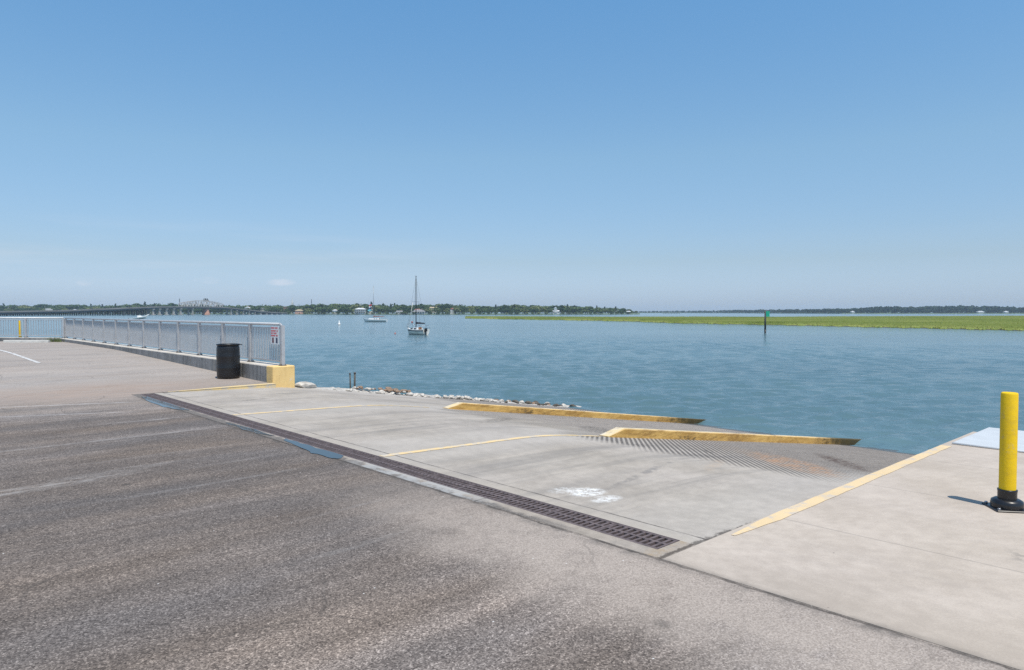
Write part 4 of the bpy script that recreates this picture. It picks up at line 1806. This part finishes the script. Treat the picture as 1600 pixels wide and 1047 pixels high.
house(347, 5, 9.5, 'white tower block rising behind the bridge right of the truss', 'hwhite', 'roof_white', 'flat', .8, 3, 2, dy=90, base=7, cat='building')

# distant houses on the far right shore
for (u, w, lab) in ((1333, 7, 'tiny white house under the hazy woods in the middle of the distant shore'), (1533, 15, 'long white house under the hazy woods of the distant shore'),
                    (1573, 8, 'tiny white house near the right edge of the distant shore')):
    Y = ywoods(u) - 22
    root = thing('house', atd(u, Y, WATER + 1.5), 0, lab, 'house')
    mb = MB()
    mb.box(-w / 2, w / 2, 0, 8, -.5, 3.2)
    mb.build('wall', M['hwhite'], root)
    mb = MB()
    hip(mb, -w / 2, w / 2, 0, 8, 3.22, 2)
    mb.build('roof', M['roof_white'], root)

# steeple and masts
Y = yshore(457) + 170
root = thing('church_steeple', atd(457, Y, WATER + 1), 0, 'thin white church steeple rising over the treetops', 'steeple')
mb = MB()
mb.box(-1.9, 1.9, -1.9, 1.9, 0, 21)
mb.build('tower', M['hwhite'], root)
mb = MB()
mb.lathe([(1.5, 21.02), (1.35, 23.5), (.95, 24), (.12, 32), (0, 32.5)], 8, sm=False)
mb.build('spire', M['hwhite'], root)
for (u, top, lab) in ((281, 466.5, 'slim dark radio mast over the trees left of the bridge truss'), (487, 467.5, 'slim dark radio mast over the trees right of the steeple')):
    Y = yshore(u) + 200
    H = (HOR - top) / FOC * Y + EYE - WATER
    root = thing('radio_mast', atd(u, Y, WATER), 0, lab, 'radio mast')
    mb = MB()
    for a in range(3):
        x, y = math.cos(a * 2.094) * .6, math.sin(a * 2.094) * .6
        mb.tube((x, y, 0), (x * .6, y * .6, H), .16, n=5)
    for k in range(24):
        z = H * k / 24
        mb.tube((.55, 0, z), (-.3, .5, z + H / 24), .08, n=4)
        mb.tube((-.3, -.5, z), (.55, 0, z + H / 24), .08, n=4)
    mb.build('lattice', M['pile'], root)
    for k in range(3):
        mb = MB()
        mb.box(-1.0, 1.0, -.35, .35, H - 2 - k * 2.2, H - 1 - k * 2.2)
        mb.build('antenna', M['mast_light'], root)

# docks along the far shore
def dock(u0, u1, v, label, roofed=False):
    Y = 3.47 * FOC / (v - HOR)
    a, b = atd(u0, Y), atd(u1, Y)
    root = thing('dock', (a.x, a.y, WATER), 0, label, 'dock')
    L = b.x - a.x
    mb = MB()
    mb.box(0, L, 0, 3, 1.2, 1.5)
    mb.build('deck', M['pile'], root)
    n = max(3, int(L / 5))
    for k in range(n + 1):
        m2 = MB()
        m2.tube((L * k / n, .2, -1), (L * k / n, .2, 2.2), .22, n=6)
        m2.build('pile', M['pile'], root)
    if roofed:
        m2 = MB()
        gable(m2, L * .3, L * .7, -.5, 3.5, 4.0, 1.2, .4)
        m2.build('roof', M['roof_grey'], root)


dock(612, 636, 491.8, 'timber dock with a little roof on the far shore between the two sailboats', True)
dock(884, 894, 491.7, 'short timber dock on the far shore right of the tower house')
dock(1036, 1062, 490.9, 'long low dark dock standing in the water behind the marsh')
dock(486, 510, 491.6, 'low timber dock on the far shore right of the pink house')

# ------------------------------------------------------------------ bridge
def build_bridge():
    A, B = Vector((-625.0, 415.0)), Vector((-352.0, 1112.0))
    A = Vector((-358.0, 1100.0)) + (Vector((-514.0, 700.0)) - Vector((-358.0, 1100.0))) * 1.55
    B = Vector((-358.0, 1100.0))
    L = (B - A).length
    root = thing('swing_bridge', (A.x, A.y, WATER), math.atan2(B.y - A.y, B.x - A.x), 'long low road bridge with a pale steel truss span crossing the river', 'bridge')
    d = (B - A).normalized()

    def tu(u):                                               # station under photo column u
        k = (u - 800) / FOC
        return (k * A.y - A.x) / (d.x - k * d.y)

    t1, t2 = tu(284), tu(344)

    def zd(t):
        """deck height over the water"""
        peak = (t1 + t2) / 2
        if t < peak:
            return float(np.interp(t, [tu(q) for q in (-150, 0, 100, 170, 240, 284)], [3.0, 3.7, 4.9, 7.2, 9.8, 10.4]))
        return 10.4 - 8.3 * smooth(t2 - 10, L, t) ** .8
    W_ = 5.2
    n = 90
    st = [L * k / n for k in range(n + 1)]
    mb = MB()
    vs = []
    for t in st:
        z = zd(t)
        vs += [(t, -W_, z - .45), (t, -W_, z), (t, W_, z), (t, W_, z - .45)]
    fs = []
    for k in range(n):
        a, b = 4 * k, 4 * k + 4
        fs += [(a, a + 1, b + 1, b), (a + 1, a + 2, b + 2, b + 1), (a + 2, a + 3, b + 3, b + 2), (a + 3, a, b, b + 3)]
    mb.add(vs, fs)
    mb.build('deck', M['bdeck'], root)
    for y in (-W_ + .05, W_ - .35):
        mb = MB()
        vs = []
        for t in st:
            z = zd(t)
            vs += [(t, y, z + .01), (t, y, z + 1.0), (t, y + .3, z + 1.0), (t, y + .3, z + .01)]
        mb.add(vs, fs)
        mb.build('parapet', M['bdeck'], root)
        mb = MB()
        vs = []
        for t in st:
            z = zd(t)
            yy = y * .8
            vs += [(t, yy, z - 1.9), (t, yy, z - .46), (t, yy + .35, z - .46), (t, yy + .35, z - 1.9)]
        mb.add(vs, fs)
        mb.build('girder', M['bsteel'], root)

    def pier(t, w, y, mat, wall=False):
        z = zd(t) - 1.92
        m = MB()
        if wall:
            for yy in (-y, y):
                m.box(t - w / 2, t + w / 2, yy - w / 2, yy + w / 2, -4, z - .9)
            m.box(t - w * .7, t + w * .7, -y - w, y + w, z - .9, z)
            m.box(t - w, t + w, -y - w * 1.3, y + w * 1.3, -4, .9)
        else:
            for yy in (-y, -y / 3, y / 3, y):
                m.tube((t, yy, -4), (t, yy, z - .7), w / 2, n=6)
            m.box(t - w * .6, t + w * .6, -y - w, y + w, z - .7, z)
        m.build('pier', mat, root)

    t = 3.0
    while t < tu(232):
        pier(t, 1.25, 4.2, M['bpile'])
        t += 6.4
    for u in (236, 246, 257, 268, 279):
        pier(tu(u), 2.0, 3.6, M['bconc'], True)
    for u in (298, 358, 367, 377, 386, 395, 404, 413, 421, 429, 437):
        pier(tu(u), 1.4, 3.6, M['bconc'], True)
    # pivot pier
    m = MB()
    tc = tu(322)
    m.lathe([(5, -4), (5, 3.0), (4.2, 3.2), (4.2, zd(tc) - 1.8)], 20, (tc, 0))
    m.build('pivot_pier', M['brick'], root)
    # swing truss: two planes, curved top chord
    zb = zd(tc) + .3
    N_ = 14

    def ztop(k):
        x = abs(k / N_ - .5) * 2
        return zb + (8.6 - 4.0 * x ** 1.5) if 0 < k < N_ else zb + 4.4
    for y in (-4.6, 4.6):
        m = MB()
        for k in range(N_):
            ta, tb = t1 + (t2 - t1) * k / N_, t1 + (t2 - t1) * (k + 1) / N_
            m.bar((ta, y, zb), (tb, y, zb), .5, 1.1)
            m.bar((ta, y, ztop(k)), (tb, y, ztop(k + 1)), .7, .9)
            m.bar((ta, y, zb), (ta, y, ztop(k)), .7, .7)
            if k % 2:
                m.bar((ta, y, zb), (tb, y, ztop(k + 1)), .6, .6)
            else:
                m.bar((ta, y, ztop(k)), (tb, y, zb), .6, .6)
        m.bar((t2, y, zb), (t2, y, ztop(N_)), .7, .7)
        m.build('truss', M['truss'], root)
    m = MB()
    for k in range(0, N_ + 1):
        tt = t1 + (t2 - t1) * k / N_
        m.bar((tt, -4.6, ztop(k)), (tt, 4.6, ztop(k)), .4, .4)
    m.build('cross_bracing', M['truss'], root)
    m = MB()
    for y in (-1.2, 1.2):
        for o in (-2.5, 2.5):
            m.bar((tc + o, y, zb + 8.3), (tc + o * .6, y, zb + 11.6), .7, .7)
    m.box(tc - 3.2, tc + 3.2, -2, 2, zb + 8.6, zb + 9.8)
    m.build('control_house', M['pile'], root)
    # lamp posts
    t = 20
    while t < L - 20:
        if not (t1 - 5 < t < t2 + 5):
            m = MB()
            z = zd(t)
            m.tube((t, W_ - .2, z), (t, W_ - .2, z + 5.5), .10, n=5)
            m.tube((t, W_ - .2, z + 5.5), (t, W_ - 1.8, z + 5.8), .08, n=5)
            m.build('lamp_post', M['mast_light'], root)
        t += 38
    # two vehicles on the deck (tiny)
    for tt, wv, hv, lab, mm in ((tu(77), 6.5, 3.0, 'white box truck crossing the low left part of the bridge', 'hwhite'), (tu(118), 4.6, 1.7, 'small pale car crossing the low left part of the bridge', 'roof_white')):
        P = A + d * tt
        r2 = thing('truck' if wv > 5 else 'car', (P.x, P.y, WATER + zd(tt) + .01), math.atan2(d.y, d.x), lab, 'truck' if wv > 5 else 'car')
        m = MB()
        if wv > 5:
            m.box(-wv / 2, wv * .2, -1.1, 1.1, .6, hv)
            m.box(wv * .22, wv / 2, -1.0, 1.0, .5, hv * .72)
        else:
            m.add([(-2.3, -.85, .35), (2.3, -.85, .35), (2.3, .85, .35), (-2.3, .85, .35), (-2.3, -.85, .95), (2.3, -.85, .85), (2.3, .85, .85), (-2.3, .85, .95)],
                  [(3, 2, 1, 0), (4, 5, 6, 7), (0, 1, 5, 4), (1, 2, 6, 5), (2, 3, 7, 6), (3, 0, 4, 7)])
            m.add([(-1.6, -.8, .9), (1.1, -.8, .88), (1.1, .8, .88), (-1.6, .8, .9), (-1.1, -.65, 1.5), (.4, -.65, 1.5), (.4, .65, 1.5), (-1.1, .65, 1.5)],
                  [(4, 5, 6, 7), (0, 1, 5, 4), (1, 2, 6, 5), (2, 3, 7, 6), (3, 0, 4, 7)])
        m.build('body', M[mm], r2)
        for x in (-wv * .32, wv * .32):
            for y in (-.9, .9):
                w2 = MB()
                w2.tube((x, y - .12, .38), (x, y + .12, .38), .38, n=10)
                w2.build('wheel', M['rubber'], r2)


build_bridge()

# ------------------------------------------------------------------ air
mb = MB()
ztop_haze = 46.0
mb.box(-5200, 5200, -300, 5200, -7.0, ztop_haze)
gm = bpy.data.materials.new('haze_air')
gm.use_nodes = True
nt = gm.node_tree
nt.nodes.clear()
out = nt.nodes.new('ShaderNodeOutputMaterial')
pv = nt.nodes.new('ShaderNodeVolumePrincipled')
pv.inputs['Color'].default_value = (.70, .84, 1.0, 1)
pv.inputs['Density'].default_value = .000105
pv.inputs['Anisotropy'].default_value = .1
nt.links.new(pv.outputs[0], out.inputs['Volume'])
hz = mb.build('haze', gm)
tag(hz, 'thin pale sea haze over the river and the far shores', 'haze', kind='stuff')

# ------------------------------------------------------------------ sky, sun, camera
SUN_EL, SUN_AZ = R(67), math.atan2(.50, -.86)               # azimuth clockwise from +Y
w = bpy.data.worlds.new('World')
scene.world = w
g = G('sky', w)
g.out = g.n('ShaderNodeOutputWorld')
bg = g.n('ShaderNodeBackground')
sky = g.n('ShaderNodeTexSky')
sky.sky_type = 'NISHITA'
sky.sun_disc = False
sky.sun_elevation = SUN_EL
sky.sun_rotation = SUN_AZ
sky.altitude = 0
sky.air_density = 1.0
sky.dust_density = .6
sky.ozone_density = 2.0
cv = g.coord('Generated')
x, y, z = g.sep(cv)
# thin clouds low over the horizon
flat = g.map(cv, (3, 3, 34))
cn = g.noise(flat, 1.0, 5, .6)
band = g.mul(g.ss(z, .02, .05), g.ss(z, .14, .08))
az = g.math('ARCTAN2', x, y)
left = g.ss(az, .05, -.35)
m = g.mul(g.mul(g.ss(cn, .42, .75), band), g.add(.02, g.mul(left, .13)))
puff_n = g.noise(g.map(cv, (26, 26, 95)), 1.0, 5, .65)
puffs = None
for (u, v, ru, rv, amt) in ((439, 441, 24, 6, .36), (324, 438, 20, 6, .16), (133, 442, 12, 5, .2), (272, 421, 14, 6, .14)):
    a0 = math.atan2((u - 800) / FOC, 1)
    d_ = ray(u, v).normalized()
    da = g.mul(g.sub(az, a0), FOC / ru)
    dz = g.mul(g.sub(z, d_.z), FOC / rv)
    mm = g.mul(g.ss(g.add(g.mul(da, da), g.mul(dz, dz)), 1.2, .0), g.mul(g.ss(puff_n, .34, .60), amt))
    puffs = mm if puffs is None else g.math('MAXIMUM', puffs, mm)
m = g.math('MAXIMUM', m, puffs)
skyc = g.mix(1, sky.outputs[0], g.ramp(z, [(0, (.66, .80, 1.22)), (.022, (.66, .80, 1.20)), (.071, (.72, .785, .935)), (.213, (.91, 1.065, 1.075)), (.41, (.835, 1.25, 1.36)), (1, (.85, 1.15, 1.25))]), 'MULTIPLY')
col = g.mix(m, skyc, (6.6, 6.5, 7.0))
g.link(col, bg.inputs[0])
bg.inputs[1].default_value = .105
g.link(bg.outputs[0], g.out.inputs[0])

sun = bpy.data.lights.new('sun', 'SUN')
sun.energy = 3.6
sun.angle = R(.55)
sun.color = (1.0, .93, .82)
so = bpy.data.objects.new('sun', sun)
COL.objects.link(so)
dirv = Vector((math.sin(SUN_AZ) * math.cos(SUN_EL), math.cos(SUN_AZ) * math.cos(SUN_EL), math.sin(SUN_EL)))
so.rotation_euler = dirv.to_track_quat('Z', 'Y').to_euler()

cam = bpy.data.cameras.new('camera')
cam.sensor_width = 36
cam.lens = FOC / 1600 * 36
cam.clip_end = 60000
cam.clip_start = .05
co = bpy.data.objects.new('camera', cam)
COL.objects.link(co)
co.location = (0, 0, EYE)
co.rotation_euler = (math.pi / 2 - PITCH, 0, 0)
scene.camera = co

scene.view_settings.view_transform = 'Standard'
scene.view_settings.look = 'None'
scene.view_settings.exposure = .30
scene.view_settings.gamma = 1
scene.cycles.volume_bounces = 1
scene.cycles.max_bounces = 6
scene.cycles.use_denoising = False
scene.cycles.sample_clamp_direct = 3.0
scene.cycles.sample_clamp_indirect = 3.0
